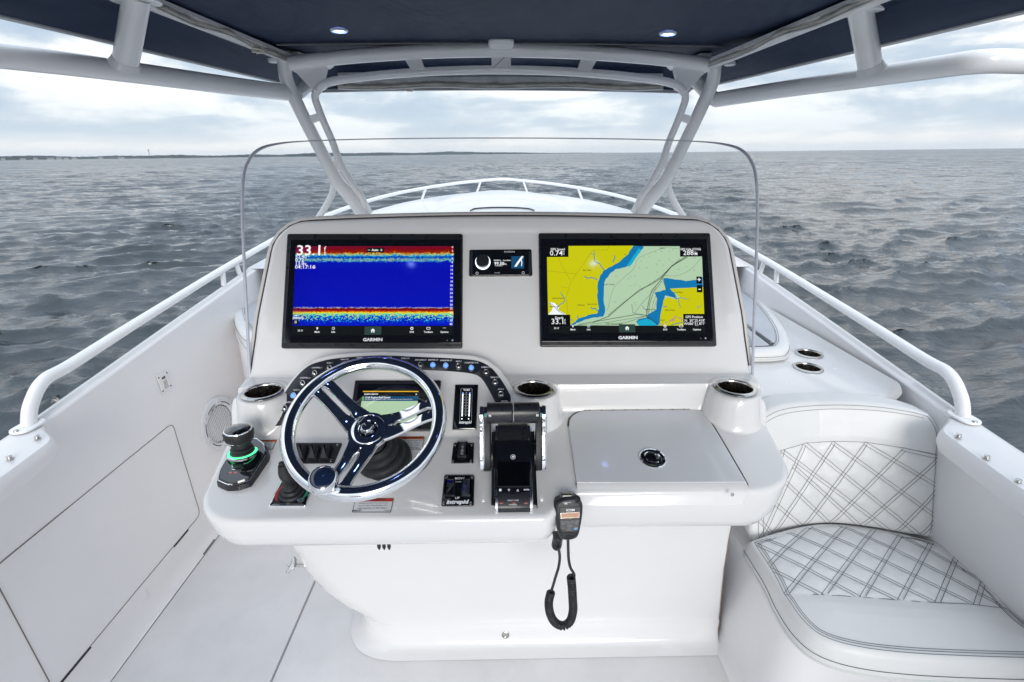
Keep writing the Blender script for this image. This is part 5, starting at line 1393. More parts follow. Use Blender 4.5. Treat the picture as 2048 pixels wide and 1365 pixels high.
for k in range(12):
    a = 2*pi*k/12; MB().box(.0328, .0340, -.0007, .0007, .047, .064, 0, tl @ Matrix.Rotation(a, 4, 'Z')).build('grip_rib', GASK, e)
MB().lathe([(.0318, .0663), (.0310, .0685), (.0293, .0690)], 48, m=tl).build('knob_bezel', CHROME, e)
MB().lathe([(.0295, .0685), (.026, .0715), (.014, .0745), (0, .0755)], 44, m=tl).build('knob_cap', BLKG, e)
q_ = L3([(482, 942), (517, 942), (498, 957), (478, 957)])
def zc_(p): return zt(p[1], .0285, .018)
pp = L3([(470, 943), (497, 941), (487, 952), (470, 953)]); mb = MB(); mb.tube([(x, y, zc_((x, y))+.001) for x, y in rp(pp, .002)], .0010, 6, closed=True); mb.build('button_frame', CHROME, e)
pp = L3([(473, 944.5), (493, 943), (485.5, 950.5), (473, 951)]); mb = MB(); mb.rings([[(x, y, zc_((x, y))) for x, y in rp(pp, .001)], [(x, y, zc_((x, y))+.0018) for x, y in rp(pp, .001)]]); mb.build('dock_button', BLKS, e)
for a in (466, 476): 
    pp = L3([(a-2.5, 957), (a+3.5, 957), (a+2.5, 959.5), (a-3.5, 959.5)]); mb = MB(); mb.rings([[(x, y, zc_((x, y))) for x, y in pp[::-1]], [(x, y, zc_((x, y))+.0008) for x, y in pp[::-1]]]); mb.build('red_light', LEDX, e)
p = L3([(461, 949), (458, 958), (489, 949), (485, 956)])
mb = MB()
for x, y in p: mb.lathe([(.0024, zc_((x, y))+.0006), (.0016, zc_((x, y))+.0006)], 12, x, y)
mb.build('symbols', GREYP, e, flat=True)
c2 = f0.uv(462.5, 973.5, .008); fm = Matrix.Translation((c2[0], c2[1]-.002, .0105)) @ Matrix.Rotation(1.15, 4, 'X')
mb = MB(); mb.lathe([(.0065, .001), (.0052, .001)], 24, m=fm); mb.text('M', 0, 0, .001, .0085, bold=.06, m=fm); mb.build('maker_badge', WHITEP, e, flat=True)

# bow thruster joystick on a square plate
f0 = SH.sub(585, 990, 0); e = thing(f0, 'thruster_joystick', 'small black thruster joystick with bellows on a square chrome-edged plate', 'joystick')
pq = local(f0, [(563, 961), (633, 961), (612, 1015.5), (537, 1015.5)])
MB().plate(rp(pq, .004), -.001, .005, .0022, 3).build('chrome_plate', CHROME, e)
qi = inset(rp(pq, .004), .0042); MB().plate(qi, .0035, .0060, .0006, 1).build('face_plate', BLKG, e)
c = f0.uv(584, 986, .006)
MB().lathe([(.0285, .006), (.029, .010), (.0265, .013), (.0215, .0135), (.0225, .018), (.019, .022), (.0155, .0225), (.0165, .027), (.0125, .031), (.0095, .033), (.0085, .042)], 40, c[0], c[1]).build('bellows', RUB, e)
stick = [Vector((c[0], c[1], .038)), Vector((c[0]+.001, c[1], .052)), Vector((c[0]-.003, c[1]+.002, .066)), Vector((c[0]-.004, c[1]+.003, .080)), Vector((c[0]-.004, c[1]+.003, .092))]
MB().tube(cr(stick, 5), [.0095, .010, .0105, .011, .0115, .0125, .0135, .0140, .0142, .0142, .014, .0135, .0130, .0125, .0118, .0110, .0105, .010, .0095, .009, .008], 20).build('stick', RUB, e)
MB().lathe([(.006, 0), (.006, .006), (.004, .008), (0, .0085)], 14, m=Matrix.Translation(stick[-1])).build('stick_tip', BLK, e)
for sg, mt in ((-1, mat('red_print', (.42, .02, .03), .4)), (1, mat('green_print', (.01, .22, .12), .4))):
    mb = MB(); A = np.linspace(-.75, .75, 12); v_ = []
    for a in A: w = .0030*math.cos(a*1.7)+.0004; v_ += [(c[0]+sg*(.0345+w)*math.cos(a), c[1]+(.0345+w)*math.sin(a), .0064), (c[0]+sg*(.0345-w)*math.cos(a), c[1]+(.0345-w)*math.sin(a), .0064)]
    f_ = [(2*i, 2*i+2, 2*i+3, 2*i+1) for i in range(11)]; mb.add(v_, [g[::-1] for g in f_] if sg < 0 else f_); mb.build('direction_arc', mt, e, flat=True)
mb = MB(); u, v = f0.uv(602, 1000.5, .0065); mb.lathe([(.0068, .0064), (.0058, .0064)], 20, u, v); mb.lathe([(.0040, .0064), (.0032, .0064)], 16, u, v); mb.text('I', u, v, .0064, .005)
a, b_ = f0.uv(548, 1007, .0065), f0.uv(604, 1007, .0065); mb.line([a, b_], .0003, .0063); u, v = f0.uv(576, 1007.5, .0065); mb.text('DP', u, v, .0065, .005, shear=.2, bold=.03); mb.build('printed_marks', GREYP, e, flat=True)
u, v = f0.uv(595, 1000.5, .0065); MB().lathe([(.0009, .0064), (0, .0066)], 8, u, v).build('blue_light', LEDK, e)

# ------------------------------------------------------------------ twin throttle
bx = at_y(1027, 930, 1.0).x
TE = empty('throttle_control', Matrix.Translation((bx, 0, CZ)), label='black and chrome twin-lever engine throttle right of the steering wheel', cat='throttle')
def dtheta(py, off=0): return None
# side profile of the pedestal in (Y, -d)
prof_ = [(.912, -.752), (.908, -.738), (.926, -.716), (.960, -.690), (1.045, -.617), (1.063, -.612), (1.088, -.630), (1.108, -.662), (1.118, -.712)]
prof_s = rp(prof_, .012, 4); prof_s = prof_s if area2(prof_s) > 0 else prof_s[::-1]
mYZ = lambda x0: Matrix(((0, 0, 1, x0), (1, 0, 0, 0), (0, 1, 0, 0), (0, 0, 0, 1)))
def slab(name, x0, x1, mt, prof, r=.003): return MB().plate(prof, 0, x1-x0, r, 2, mYZ(x0)).build(name, mt, TE)
slab('pedestal_core', -.030, .030, BLKS, prof_s)
def prof_in(d): return inset(prof_s, d)
slab('centre_fascia', -.0355, .0355, BLKS, inset(prof_s, -.0015), .002)
for sg in (-1, 1):
    x0, x1 = (.0355, .0420) if sg > 0 else (-.0420, -.0355)
    slab('chrome_rail', x0, x1, mat('brushed_chrome_rail', (.86, .87, .89), .16, 1), inset(prof_s, -.0010), .0020)
    x0, x1 = (.0418, .0515) if sg > 0 else (-.0515, -.0418)
    slab('side_cheek', x0, x1, BLKS, inset(prof_s, .018), .003)
# sloping face of the pedestal
TF = Fr((bx, .960, Zd(.690)), n=(0, -(.690-.617), .085)); TF = Fr(TF.at(0, 0, .0018), n=TF.n)
TFe = Matrix.Translation((-bx, 0, -CZ)) @ TF.mtx()
def tplate(name, px, mt, z0, z1, rad, r=.0006):
    o = MB().plate(rp(TF.q(px, z1), rad), z0, z1, r, 1).build(name, mt, TE); o.matrix_local = TFe; return o
tplate('glass_face', [(990, 880), (1061, 880), (1062, 996), (989, 996)], BLKG, -.001, .0008, .003)
tplate('screen', [(994.5, 924), (1059.5, 924), (1060.5, 973), (994, 973)], mat('dark_screen', (.002, .002, .003), .03), .0006, .0014, .001)
tplate('key_strip', [(993, 976), (1061, 976), (1061.5, 985), (1027, 989.5), (992.5, 985)], BLKG, .0006, .0016, .001)
t = MB()
def tt2(s, a, b_, sz, **k): u, v = TF.uv(a, b_, .002); t.text(s, u, v, .0019, sz, **k)
u, v = TF.uv(1000.5, 980.5, .002); t.box(u-.0026, u+.0026, v-.0026, v+.0026, .0016, .0019)
u, v = TF.uv(1018, 980.8, .002); t.line([(u-.0024, v+.002), (u, v-.0024), (u+.0024, v+.002), (u-.0024, v+.002)], .0008, .0019)
u, v = TF.uv(1035.5, 981, .002); t.line([(u-.0024, v-.002), (u, v+.0024), (u+.0024, v-.002), (u-.0024, v-.002)], .0008, .0019)
tt2('ENTER', 1053, 980, .0042, bold=.03)
u, v = TF.uv(1026, 914, .002); t.lathe([(.0056, .0012), (.0047, .0012)], 24, u, v); t.text('M', u, v, .0012, .0070, bold=.04, shear=.2)
o = t.build('printed_marks', WHITEP, TE, flat=True); o.matrix_local = TFe
# foot buttons
BF = Fr((bx, .917, Zd(.727)), n=(0, -.83, .60)); BFe = Matrix.Translation((-bx, 0, -CZ)) @ BF.mtx()
for i, px in enumerate((1002, 1027, 1052)):
    u, v = BF.uv(px, 1006, .001); o = MB().lathe([(.0066, .0), (.0060, .0022), (.004, .003), (0, .003)], 22, u, v, sy=.62).build('red_button', mat('dull_red_button', (.14, .035, .035), .35), TE); o.matrix_local = BFe
t = MB(); u, v = BF.uv(1026, 1001.5, .003); t.text('START / STOP', u, v, .0036, .0040); u, v = BF.uv(1026, 1010, .002); t.text('TRANSFER', u, v, .0036, .0038); o = t.build('button_lettering', WHITEP, TE, flat=True); o.matrix_local = BFe
# levers: grip across the top, arm down each side to the pivot
for sg in (-1, 1):
    lev = empty('lever', Matrix.Translation((0, 0, 0)), parent=TE)
    hx = [sg*.0012, sg*.060]
    gp = [(1.000, -.577), (.991, -.562), (.994, -.542), (1.008, -.530), (1.028, -.533), (1.037, -.552), (1.032, -.572), (1.018, -.579)]
    gp = rp(gp, .010); gp = gp if area2(gp) > 0 else gp[::-1]
    x0, x1 = min(hx), max(hx)
    MB().plate(gp, 0, x1-x0, .004, 3, mYZ(x0)).build('grip', BLKS, lev)
    # arm follows a curve from the grip end to the pivot boss
    arm = [(1.000, -.552), (.996, -.590), (.985, -.630), (.975, -.665), (.978, -.690), (1.000, -.700), (1.030, -.690), (1.040, -.655), (1.040, -.610), (1.036, -.560), (1.020, -.538)]
    arm = rp(arm, .014); arm = arm if area2(arm) > 0 else arm[::-1]
    a0 = sg*.052; a1 = sg*.0665; x0, x1 = min(a0, a1), max(a0, a1)
    MB().plate(arm, 0, x1-x0, .004, 3, mYZ(x0)).build('arm', BLK, lev)
    a0 = sg*.0655; a1 = sg*.0765; x0, x1 = min(a0, a1), max(a0, a1); w_ = inset(arm, -.0025)
    MB().plate(w_, 0, x1-x0, .005, 4, mYZ(x0)).build('chrome_cover', CHROME, lev)
    # pivot boss
    MB().lathe([(.030, sg*.048), (.030, sg*.066)], 30, m=Matrix(((0, 0, 1, 0), (1, 0, 0, 1.012), (0, 1, 0, -.668), (0, 0, 0, 1)))).build('pivot', BLK, lev)
    gl_ = MB().plate(rp([(1.002, -.548), (.998, -.562), (1.004, -.570), (1.008, -.556)], .002), 0, .0012, 0, 1, mYZ(sg*.0600 if sg < 0 else .0588))
    o = MB().box(-.003, .003, -.004, .004, 0, .0012, .0004).build('end_light', TEAL, lev)
    f = Fr((bx+sg*.0625, .9925, CZ-.549), n=(sg*.35, -1, .35)); o.matrix_local = Matrix.Translation((-bx, 0, -CZ)) @ f.mtx()
    t = MB(); t.text('N', 0, 0, .0005, .007, bold=.05); o = t.build('neutral_mark', WHITEP, lev, flat=True); f = Fr((bx+sg*.053, .9895, CZ-.549), n=(0, -1, .4)); o.matrix_local = Matrix.Translation((-bx, 0, -CZ)) @ f.mtx()
slab('pedestal_shoulder', -.050, .050, GELW, rp([(1.085, -.70), (1.095, -.597), (1.125, -.597), (1.135, -.70)], .008), .004)

# ------------------------------------------------------------------ handheld radio mic and its coiled lead
MF = Fr(at_y(1137, 1038, .915), n=(.03, -1, .36)); e = thing(MF, 'radio_handset', 'black handheld radio microphone with keypad hanging on the dash edge', 'radio handset')
mo = [(1109, 1008), (1116, 1000), (1130, 995), (1150, 993), (1160, 1000), (1165.5, 1010), (1165, 1030), (1162, 1050), (1158, 1068), (1152, 1077), (1138, 1081), (1124, 1079), (1117, 1068), (1112, 1045), (1108, 1025)]
mo = local(MF, mo); mo = [tuple(p[:2]) for p in cr([Vector((*p, 0)) for p in mo], 4, True)]; mo = mo if area2(mo) > 0 else mo[::-1]
MB().plate(mo, -.024, .006, .010, 5).build('body', mat('handset_rubber', (.022, .024, .030), .42, bump=.2, bscale=500), e, 60)
fo = rp(local(MF, [(1119, 1015), (1161, 1014), (1160, 1040), (1156, 1063), (1122, 1063), (1119, 1040)], .006), .003)
MB().plate(fo, .003, .0075, .001, 2).build('face_plate', BLKS, e)
MB().plate(rp(local(MF, [(1120.5, 1026.5), (1159, 1024.5), (1159, 1035.5), (1121.5, 1038)], .008), .001), .007, .0082, .0003, 1).build('lcd_bezel', STEEL, e)
MB().plate(rp(local(MF, [(1122, 1027.7), (1158, 1025.7), (1158, 1034.5), (1123, 1036.7)], .008), .0005), .0080, .0086, 0).build('lcd', S_LCD, e)
t = MB(); u, v = MF.uv(1141, 1021, .008); t.text('ICOM', u, v, .0080, .0068, bold=.04, sx=1.1); u, v = MF.uv(1133.5, 1005.5, .006); t.text('COMMAND', u, v, .0066, .0036); u, v = MF.uv(1132, 1008, .006); t.text('MIC', u, v, .0066, .0038, bold=.05); t.build('maker_lettering', WHITEP, e, flat=True)
keys = [(1125, 1044, 7, 4), (1134.5, 1044, 7, 4), (1144, 1043.5, 7, 4), (1153.5, 1042.5, 7, 4), (1125.5, 1049, 8.5, 3), (1152.5, 1047.3, 8.5, 3), (1139, 1049.5, 11, 4), (1126, 1055, 9, 4.5), (1139, 1053.7, 9, 3), (1151.5, 1053, 9, 4.5), (1138.5, 1059, 11.5, 3.5)]
for a, b_, w, h in keys:
    o_ = rp(local(MF, [(a-w/2, b_-h/2), (a+w/2, b_-h/2), (a+w/2, b_+h/2), (a-w/2, b_+h/2)], .009), .0012)
    k1 = MB().plate(o_, .007, .0092, .0005, 1).build('key', BLK, e)
    t = MB(); t.line(o_+[o_[0]], .0007, .0094); u, v = MF.uv(a, b_, .009); t.box(u-.0014, u+.0014, v-.0005, v+.0005, .0092, .0095); t.build('key_outline', GREYP, k1, flat=True)
MB().plate(rp(local(MF, [(1147.5, 1056.5), (1155, 1055.5), (1155, 1060), (1147.5, 1060.5)], .009), .0015), .007, .0092, .0006, 2).build('blue_key', mat('light_blue_key', (.16, .38, .62), .4), e)
for k in range(5):
    y = 1065.5+2.9*k; w = 17-k*2.1; a, b_ = MF.uv(1139-w, y, .0065), MF.uv(1139+w, y-.4, .0065)
    MB().tube([(a[0], a[1], .0052), ((a[0]+b_[0])/2, a[1]-.0012, .0064), (b_[0], b_[1], .0052)], .0011, 6).build('speaker_slot', BLKG, e)
u, v = MF.uv(1152.5, 1001, 0); MB().lathe([(.0098, -.016), (.0098, -.002), (.008, .000), (0, .0005)], 20, m=Matrix.Translation((u, v+.004, .002)) @ Matrix.Rotation(-.7, 4, 'X')).build('selector_knob', RUB, e)
u, v = MF.uv(1135, 996, 0); MB().plate(rr(.030, .016, .006, 4, u, v), -.018, -.002, .004, 2).build('top_button', BLKG, e)
u, v = MF.uv(1138, 1012, 0); MB().box(-.014, .014, -.020, .020, -.040, -.022, .003, Matrix.Translation((u, v, 0))).build('hanger_clip', STEEL, e)
# lead: straight from the handset, coiled loop, up to the socket
def mp(px, py, Y): return at_y(px, py, Y)
e = empty('coiled_lead', mp(1118, 1085, .93), label='black coiled cable looping down from the handset to its plug', cat='cable')
OFF = -mp(1118, 1085, .93)
sA = cr([mp(1136, 1078, .915), mp(1136.5, 1100, .925), mp(1137.5, 1120, .93), mp(1141, 1136, .93), mp(1147, 1146, .93), mp(1149, 1153, .93)], 6)
MB().tube([p+OFF for p in sA], .0034, 10).build('straight_lead', RUB, e)
sB = cr([mp(1117, 1095, .955), mp(1119.5, 1115, .945), mp(1117, 1135, .94), mp(1111, 1155, .935), mp(1106, 1172, .93), mp(1103, 1182, .93)], 6)
MB().tube([p+OFF for p in sB], .0034, 10).build('straight_lead', RUB, e)
loop = cr([mp(1142, 1154, .93), mp(1144, 1175, .93), mp(1145.5, 1200, .93), mp(1146, 1222, .93), mp(1140, 1243, .93), mp(1126, 1252, .93), mp(1110, 1245, .93), mp(1100.5, 1228, .93), mp(1097.5, 1206, .93), mp(1102, 1184, .93)], 34)
turns = 46; N_ = turns*14; H_ = []
Ls = [0]
for a, b_ in zip(loop[:-1], loop[1:]): Ls.append(Ls[-1]+(b_-a).length)
for k in range(N_+1):
    s = k/N_*Ls[-1]; i = min(len(loop)-2, int(np.searchsorted(Ls, s, 'right')-1)); f_ = (s-Ls[i])/max(1e-9, Ls[i+1]-Ls[i]); c = loop[i].lerp(loop[i+1], f_)
    T_ = (loop[i+1]-loop[i]).normalized(); Bn = Vector((0, 1, 0)); Nn = T_.cross(Bn).normalized(); Bn = Nn.cross(T_)
    a = 2*pi*turns*k/N_; rad = .0082; H_.append(c+Nn*math.cos(a)*rad+Bn*math.sin(a)*rad+OFF)
MB().tube(H_, .0030, 7).build('coil', RUB, e)
e = empty('socket_plug', mp(1116, 1075, .965), label='black threaded plug in its white socket under the handset', cat='plug')
p_ = Fr((0, 0, 0), n=(.05, -.25, 1)).mtx()
MB().lathe([(.0105, -.040), (.0115, -.036), (.0118, -.020), (.0105, -.018), (.0125, -.016), (.0125, .004), (.010, .006), (.010, .012), (0, .012)], 22, m=p_, cap0=True).build('plug_body', BLK, e)
for k in range(3): MB().lathe([(.0124, -.034+k*.006), (.0128, -.032+k*.006), (.0124, -.030+k*.006)], 22, m=p_).build('plug_ring', RUB, e)
MB().box(-.026, .012, .006, .022, .006, .020, .002).build('socket', GELW, e)
MB().box(-.014, .010, -.004, .008, .010, .014, .001).build('cap_strap', BLK, e)
# ------------------------------------------------------------------ starboard shelf, lounges and the quilted jump seat
def resample(P, n):
    P = [Vector(p) for p in P]; L = [0]
    for a, b_ in zip(P[:-1], P[1:]): L.append(L[-1]+(b_-a).length)
    out = []; k = 0
    for i in range(n):
        s = L[-1]*i/(n-1)
        while k < len(P)-2 and L[k+1] < s: k += 1
        out.append(P[k].lerp(P[k+1], min(1, max(0, (s-L[k])/max(1e-9, L[k+1]-L[k])))))
    return out
def coons(B, R, T, L, nu, nv):
    """B, T run left to right; L, R run bottom to top"""
    B = resample(cr(B, 8), nu); T = resample(cr(T, 8), nu); L = resample(cr(L, 8), nv); R = resample(cr(R, 8), nv)
    P = []
    for j in range(nv):
        v = j/(nv-1); row = []
        for i in range(nu):
            u = i/(nu-1)
            row.append(B[i]*(1-v)+T[i]*v+L[j]*(1-u)+R[j]*u-(B[0]*(1-u)*(1-v)+B[-1]*u*(1-v)+T[0]*(1-u)*v+T[-1]*u*v))
        P.append(row)
    return P
# shelf beside the console
SD = .82
shelf = empty('side_shelf', Vector((0, 0, Zd(SD))), label='white moulded shelf with two cup holders, right of the console', cat='shelf')
def shelf_geo():
    xs = np.linspace(.72, 1.47, 120); ys = np.linspace(1.575, 2.9, 190); P = []
    cs = [at_d(1618, 709, SD), at_d(1616, 737, SD)]
    for y in ys:
        row = []
        wl = min(1.46, half(y)-.075-.02)
        for x in xs:
            x = x if x < 1.40 else 1.40+(x-1.40)*(wl-1.40)/.07; h = 0
            h += .05*max(0, (x-(wl-.055))/.055)**2                               # cove into the side
            for c in cs:
                if math.hypot(x-c.x, y-c.y) < .0475: h = -.10
            h -= .03*max(0, (1.61-y)/.035)**2
            row.append((x, y, h))
        P.append(row)
    return P, cs
P, cs_ = shelf_geo()
MB().grid(P).build('shelf_top', GELW, shelf, 60)
MB().grid([[(x, 1.577, -.03+.0), (x, 1.575, -.06), (x, 1.575, -.60)] for x in (.72, 1.44)], flip=True).build('shelf_face', GELW, shelf)
cup(cs_[0]+Vector((0, 0, .0005)), (0, 0, 1), 'farther of the two steel cup holders in the white side shelf', G_, .056)
cup(cs_[1]+Vector((0, 0, .0005)), (0, 0, 1), 'nearer of the two steel cup holders in the white side shelf', G_, .056)

def lounge(px_top, d_top, thick, mirror, lab, inner=None, skirt=None):
    e = empty('lounge_cushion', Vector((0, 0, 0)), label=lab, cat='cushion', group='forward lounge cushions')
    P = [at_d(a, b_, d_top) for a, b_ in px_top]
    o = [tuple(p[:2]) for p in cr(P, 6, True)]
    if area2(o) < 0: o = o[::-1]
    z = Zd(d_top)
    m = Matrix.Translation((0, 0, z))
    R = [[(x, y, -thick) for x, y in inset(o, .004)]]
    for k in range(5):
        a = pi/2*k/4; R.append([(x, y, -.028+.028*math.sin(a)) for x, y in inset(o, .022*(1-math.cos(a)))])
    R.append([(x, y, .002) for x, y in inset(o, .05)]); R.append([(x, y, -.004) for x, y in inset(o, .058)])
    MB().rings(R, m=m).build('cushion', VINYL, e, 60)
    MB().plate(inset(o, .060), -.006, .0035, .006, 3, m).build('grey_panel', VGREY, e)
    for k, (ins, zz) in enumerate(((.055, .0008), (.047, .0022), (.0, -.028))):
        if ins: MB().tube([(x, y, z+zz) for x, y in inset(o, ins)], .0009, 5, closed=True).build('stitch_line', THREAD, e)
        else: MB().tube([(x, y, z+zz) for x, y in inset(o, -.0006)], .0009, 5, closed=True).build('stitch_line', THREAD, e)
    MB().tube([(x, y, z-thick+.006) for x, y in inset(o, -.0012)], .0042, 6, closed=True).build('piping', VINYLP, e)
    return o, e
o, e = lounge([(1300, 520), (1472, 566), (1516, 592), (1548, 622), (1572, 655), (1581, 680), (1577, 694), (1562, 701), (1500, 703), (1300, 700)], .768, .048, False, 'white-edged grey lounge cushion to the right of the console, ahead of the shelf')
# cross stitching at the console end of the panel
for k in range(2):
    a, b_ = at_d(1484+k*6, 655, .764), at_d(1508, 701-k*4, .764); MB().tube([a, b_], .0008, 5).build('stitch_line', THREAD, e)
pl = at_d(1560, 722, SD)
MB().plate([(x, y) for x, y in inset(o, .012)], Zd(.835), Zd(.812), .004, 2).build('cushion_plinth', GELW, e)
o, e = lounge([(735, 520), (560, 560), (515, 572), (488, 588), (471, 606), (466, 626), (473, 652), (492, 672), (540, 684), (735, 690)], .80, .085, True, 'white lounge cushion just left of the console, beside the port passage')
# its moulded base, blending into the port wall
R = []
for d, k in ((DD, -.02), (1.5, -.015), (1.0, -.004), (.90, .002), (.885, .01)):
    R.append([(x, y, Zd(d)) for x, y in inset(o, k)])
MB().rings(R).build('lounge_base', GELL, e, 50)

# jump seat
SZ = 1.19
seat = empty('jump_seat', Vector((0, 0, 0)), label='white quilted jump seat with diamond stitching, in the right corner beside the console', cat='seat')
Lp = [(1600, 1284), (1585, 1255), (1562, 1200), (1535, 1148), (1507, 1090)]
Tp = [(1507, 1090), (1540, 1075), (1600, 1057), (1655, 1050), (1720, 1055), (1796, 1068), (1877, 1089)]
Rp = [(2110, 1318), (2048, 1254), (2014, 1219), (1961, 1159), (1905, 1110), (1877, 1089)]
Bp = [(1600, 1284), (1650, 1303), (1715, 1312), (1820, 1322), (1961, 1328), (2110, 1335)]
def U_(P, d): return [at_d(a, b_, d) for a, b_ in P]
Lq = [(1601, 1245), (1590, 1225), (1568, 1190), (1540, 1140), (1507, 1087)]
Bq = [(1601, 1245), (1640, 1275), (1715, 1299), (1820, 1310), (1961, 1317), (2110, 1321)]
# outline of the cushion top in plan, through the outer stitch line seen in the picture, plus a margin
oc = U_([(1507, 1085), (1546, 1145), (1571, 1194), (1602, 1240), (1644, 1275), (1715, 1297), (1820, 1310), (1961, 1317), (2130, 1322)], SZ)
bk = U_([(2130, 1330), (2048, 1252), (2014, 1219), (1961, 1159), (1905, 1110), (1877, 1089), (1796, 1068), (1720, 1055), (1655, 1050), (1600, 1057), (1540, 1073), (1507, 1085)], SZ)
bk[0] = Vector((1.43, oc[-1].y+.02, Zd(SZ)))
oc[-1].x = 1.42
outl = [tuple(p[:2]) for p in cr(oc, 5)]+[tuple(p[:2]) for p in cr(bk, 4)][1:-1]
if area2(outl) < 0: outl = outl[::-1]
zt0 = Zd(SZ)
# quilting lines, straight in plan, two families
def in_poly(x, y, P):
    c = False; n = len(P); j = n-1
    for i in range(n):
        if (P[i][1] > y) != (P[j][1] > y) and x < (P[j][0]-P[i][0])*(y-P[i][1])/(P[j][1]-P[i][1])+P[i][0]: c = not c
        j = i
    return c
def seat_pt(px, py): p = at_d(px, py, SZ); return Vector((p.x, p.y))
def z7(a, b_): return (1328+a/2.844, 885+b_/2.844)
famA = [((595, 700), (830, 480)), ((695, 865), (1030, 475)), ((910, 878), (1195, 495)), ((1125, 893), (1345, 530)), ((1340, 910), (1515, 580)), ((1550, 927), (1665, 650)), ((1770, 938), (1815, 800))]
famB = [((540, 585), (1540, 925)), ((605, 725), (895, 880)), ((680, 525), (1760, 935)), ((600, 560), (1325, 905)) , ((605, 600), (1110, 890)), ((830, 480), (1950, 945)), ((1180, 492), (1795, 785))]
famB = [((545, 590), (1100, 893)), ((600, 715), (885, 878)), ((585, 555), (1320, 910)), ((700, 510), (1530, 925)), ((820, 480), (1750, 935)), ((1010, 475), (1945, 945)), ((1325, 525), (1800, 785))]
LA = [(seat_pt(*z7(*a)), seat_pt(*z7(*b_))) for a, b_ in famA]
LB = [(seat_pt(*z7(*a)), seat_pt(*z7(*b_))) for a, b_ in famB]
bound = [seat_pt(*z7(a, b_)) for a, b_ in ((690, 868), (1000, 888), (1500, 925), (1950, 946))]
def ldist(x, y, a, b_):
    d = b_-a; L = d.length; return abs((x-a.x)*d.y-(y-a.y)*d.x)/L
def by(x): return interp(x, [p.x for p in bound], [p.y for p in bound])
def sd_out(x, y):
    best = 9
    for i in range(len(outl)):
        ax0, ay0 = outl[i-1]; bx0, by0 = outl[i]; dx, dy = bx0-ax0, by0-ay0; t = max(0, min(1, ((x-ax0)*dx+(y-ay0)*dy)/(dx*dx+dy*dy+1e-12)))
        best = min(best, math.hypot(x-ax0-t*dx, y-ay0-t*dy))
    return best
def seat_z(x, y):
    e_ = sd_out(x, y); h = .010*min(1, e_/.10)
    if y > by(x):
        q = min([ldist(x, y, a, b_) for a, b_ in LA]+[ldist(x, y, a, b_) for a, b_ in LB]); q = min(q, abs(y-by(x)))
        h += .0058*(min(1, q/.024))**.6*min(1, e_/.02)-.002
    else: h += .004*min(1, (by(x)-y)/.03)
    return h
# surface: rings from the outline inward, then a fine inner grid made by shrinking towards a spine
sp = Vector((sum(p[0] for p in outl)/len(outl), sum(p[1] for p in outl)/len(outl)))
ol = resample([Vector((*p, 0)) for p in outl+[outl[0]]], 241)[:-1]; ol2 = [(p.x, p.y) for p in ol]
def hybrid(s):
    out = []
    for x, y in ol2: out.append((x+(sp.x-x)*s, y+(sp.y-y)*s))
    return out
R = []
for k in range(4): 
    a = pi/2*k/4; R.append([(x, y, zt0-.020+.020*math.sin(a)) for x, y in inset(ol2, -.013+.013*(1-math.cos(a)))])
R = [[(x, y, zt0-.070) for x, y in inset(ol2, -.016)], [(x, y, zt0-.045) for x, y in inset(ol2, -.019)]]+R
for k in range(60):
    s = 1-(1-k/60)**1.0; o_ = hybrid(s); R.append([(x, y, zt0+seat_z(x, y)) for x, y in o_])
MB().rings(R, cap0=True, cap1=True).build('seat_cushion', VINYL, seat, 80)
def seam3(pts, off=.0006, r=.00065, name='stitch_line', par=None):
    MB().tube([(x, y, zt0+seat_z(x, y)+off) for x, y in pts], r, 5).build(name, THREAD, par or seat)
def clipped(a, b_):
    d = (b_-a); L = d.length; d /= L; nn = Vector((-d.y, d.x)); res = []
    for s in (-.0055, .0055):
        pts = []
        for k in range(-30, 90):
            p = a+d*(L*k/50)+nn*s
            if in_poly(p.x, p.y, outl) and p.y > by(p.x)-.0005: pts.append((p.x, p.y))
        if len(pts) > 2: res.append(pts)
    return res
for a, b_ in LA+LB:
    for pts in clipped(a, b_): seam3(pts)
seam3([(p.x, p.y) for p in resample([Vector((*b_, 0)) for b_ in bound], 30)])
for ins in (.002, .010, .016):
    q = inset(ol2, ins); n = len(q); 
    # front and console side only
    q = [p for p in q if p[1] < 1.30 and p[0] < 1.40]
    # keep order continuous
    k0 = max(range(len(q)), key=lambda i: (Vector(q[i])-Vector(q[i-1])).length); q = q[k0:]+q[:k0]
    seam3(q)
q = inset(ol2, -.0195); MB().tube([(x, y, zt0-.045) for x, y in q], .0010, 5, closed=True).build('stitch_line', THREAD, seat)
q = inset(ol2, -.017); MB().tube([(x, y, zt0-.068) for x, y in q], .0042, 6, closed=True).build('piping', VINYLP, seat)

# backrest, bowed round the corner
def bow(x, d):
    x = max(.74, x)
    return 1.375-.55*max(0, 1.02-x)**1.6-.22*max(0, x-1.08)+.36*(1.17-d)
def bpt(px, py, off=0):
    Y = 1.4
    for _ in range(14): p = at_y(px, py, Y); Y = .5*Y+.5*(bow(p.x, CZ-p.z)-off)
    return at_y(px, py, Y)
Bb = [(1512, 1086), (1525, 1082), (1575, 1063), (1655, 1050), (1740, 1057), (1800, 1068), (1868, 1080)]
Tb = [(1512, 850), (1530, 826), (1570, 808), (1650, 801), (1740, 804), (1815, 815), (1862, 829)]
Lb = [(1512, 1086), (1506, 1070), (1508, 1030), (1512, 960), (1512, 850)]
Rb = [(1868, 1080), (1876, 1060), (1880, 1000), (1886, 900), (1884, 862), (1862, 829)]
NU, NV = 150, 120
G = coons([Vector((*p, 0)) for p in Bb], [Vector((*p, 0)) for p in Rb], [Vector((*p, 0)) for p in Tb], [Vector((*p, 0)) for p in Lb], NU, NV)
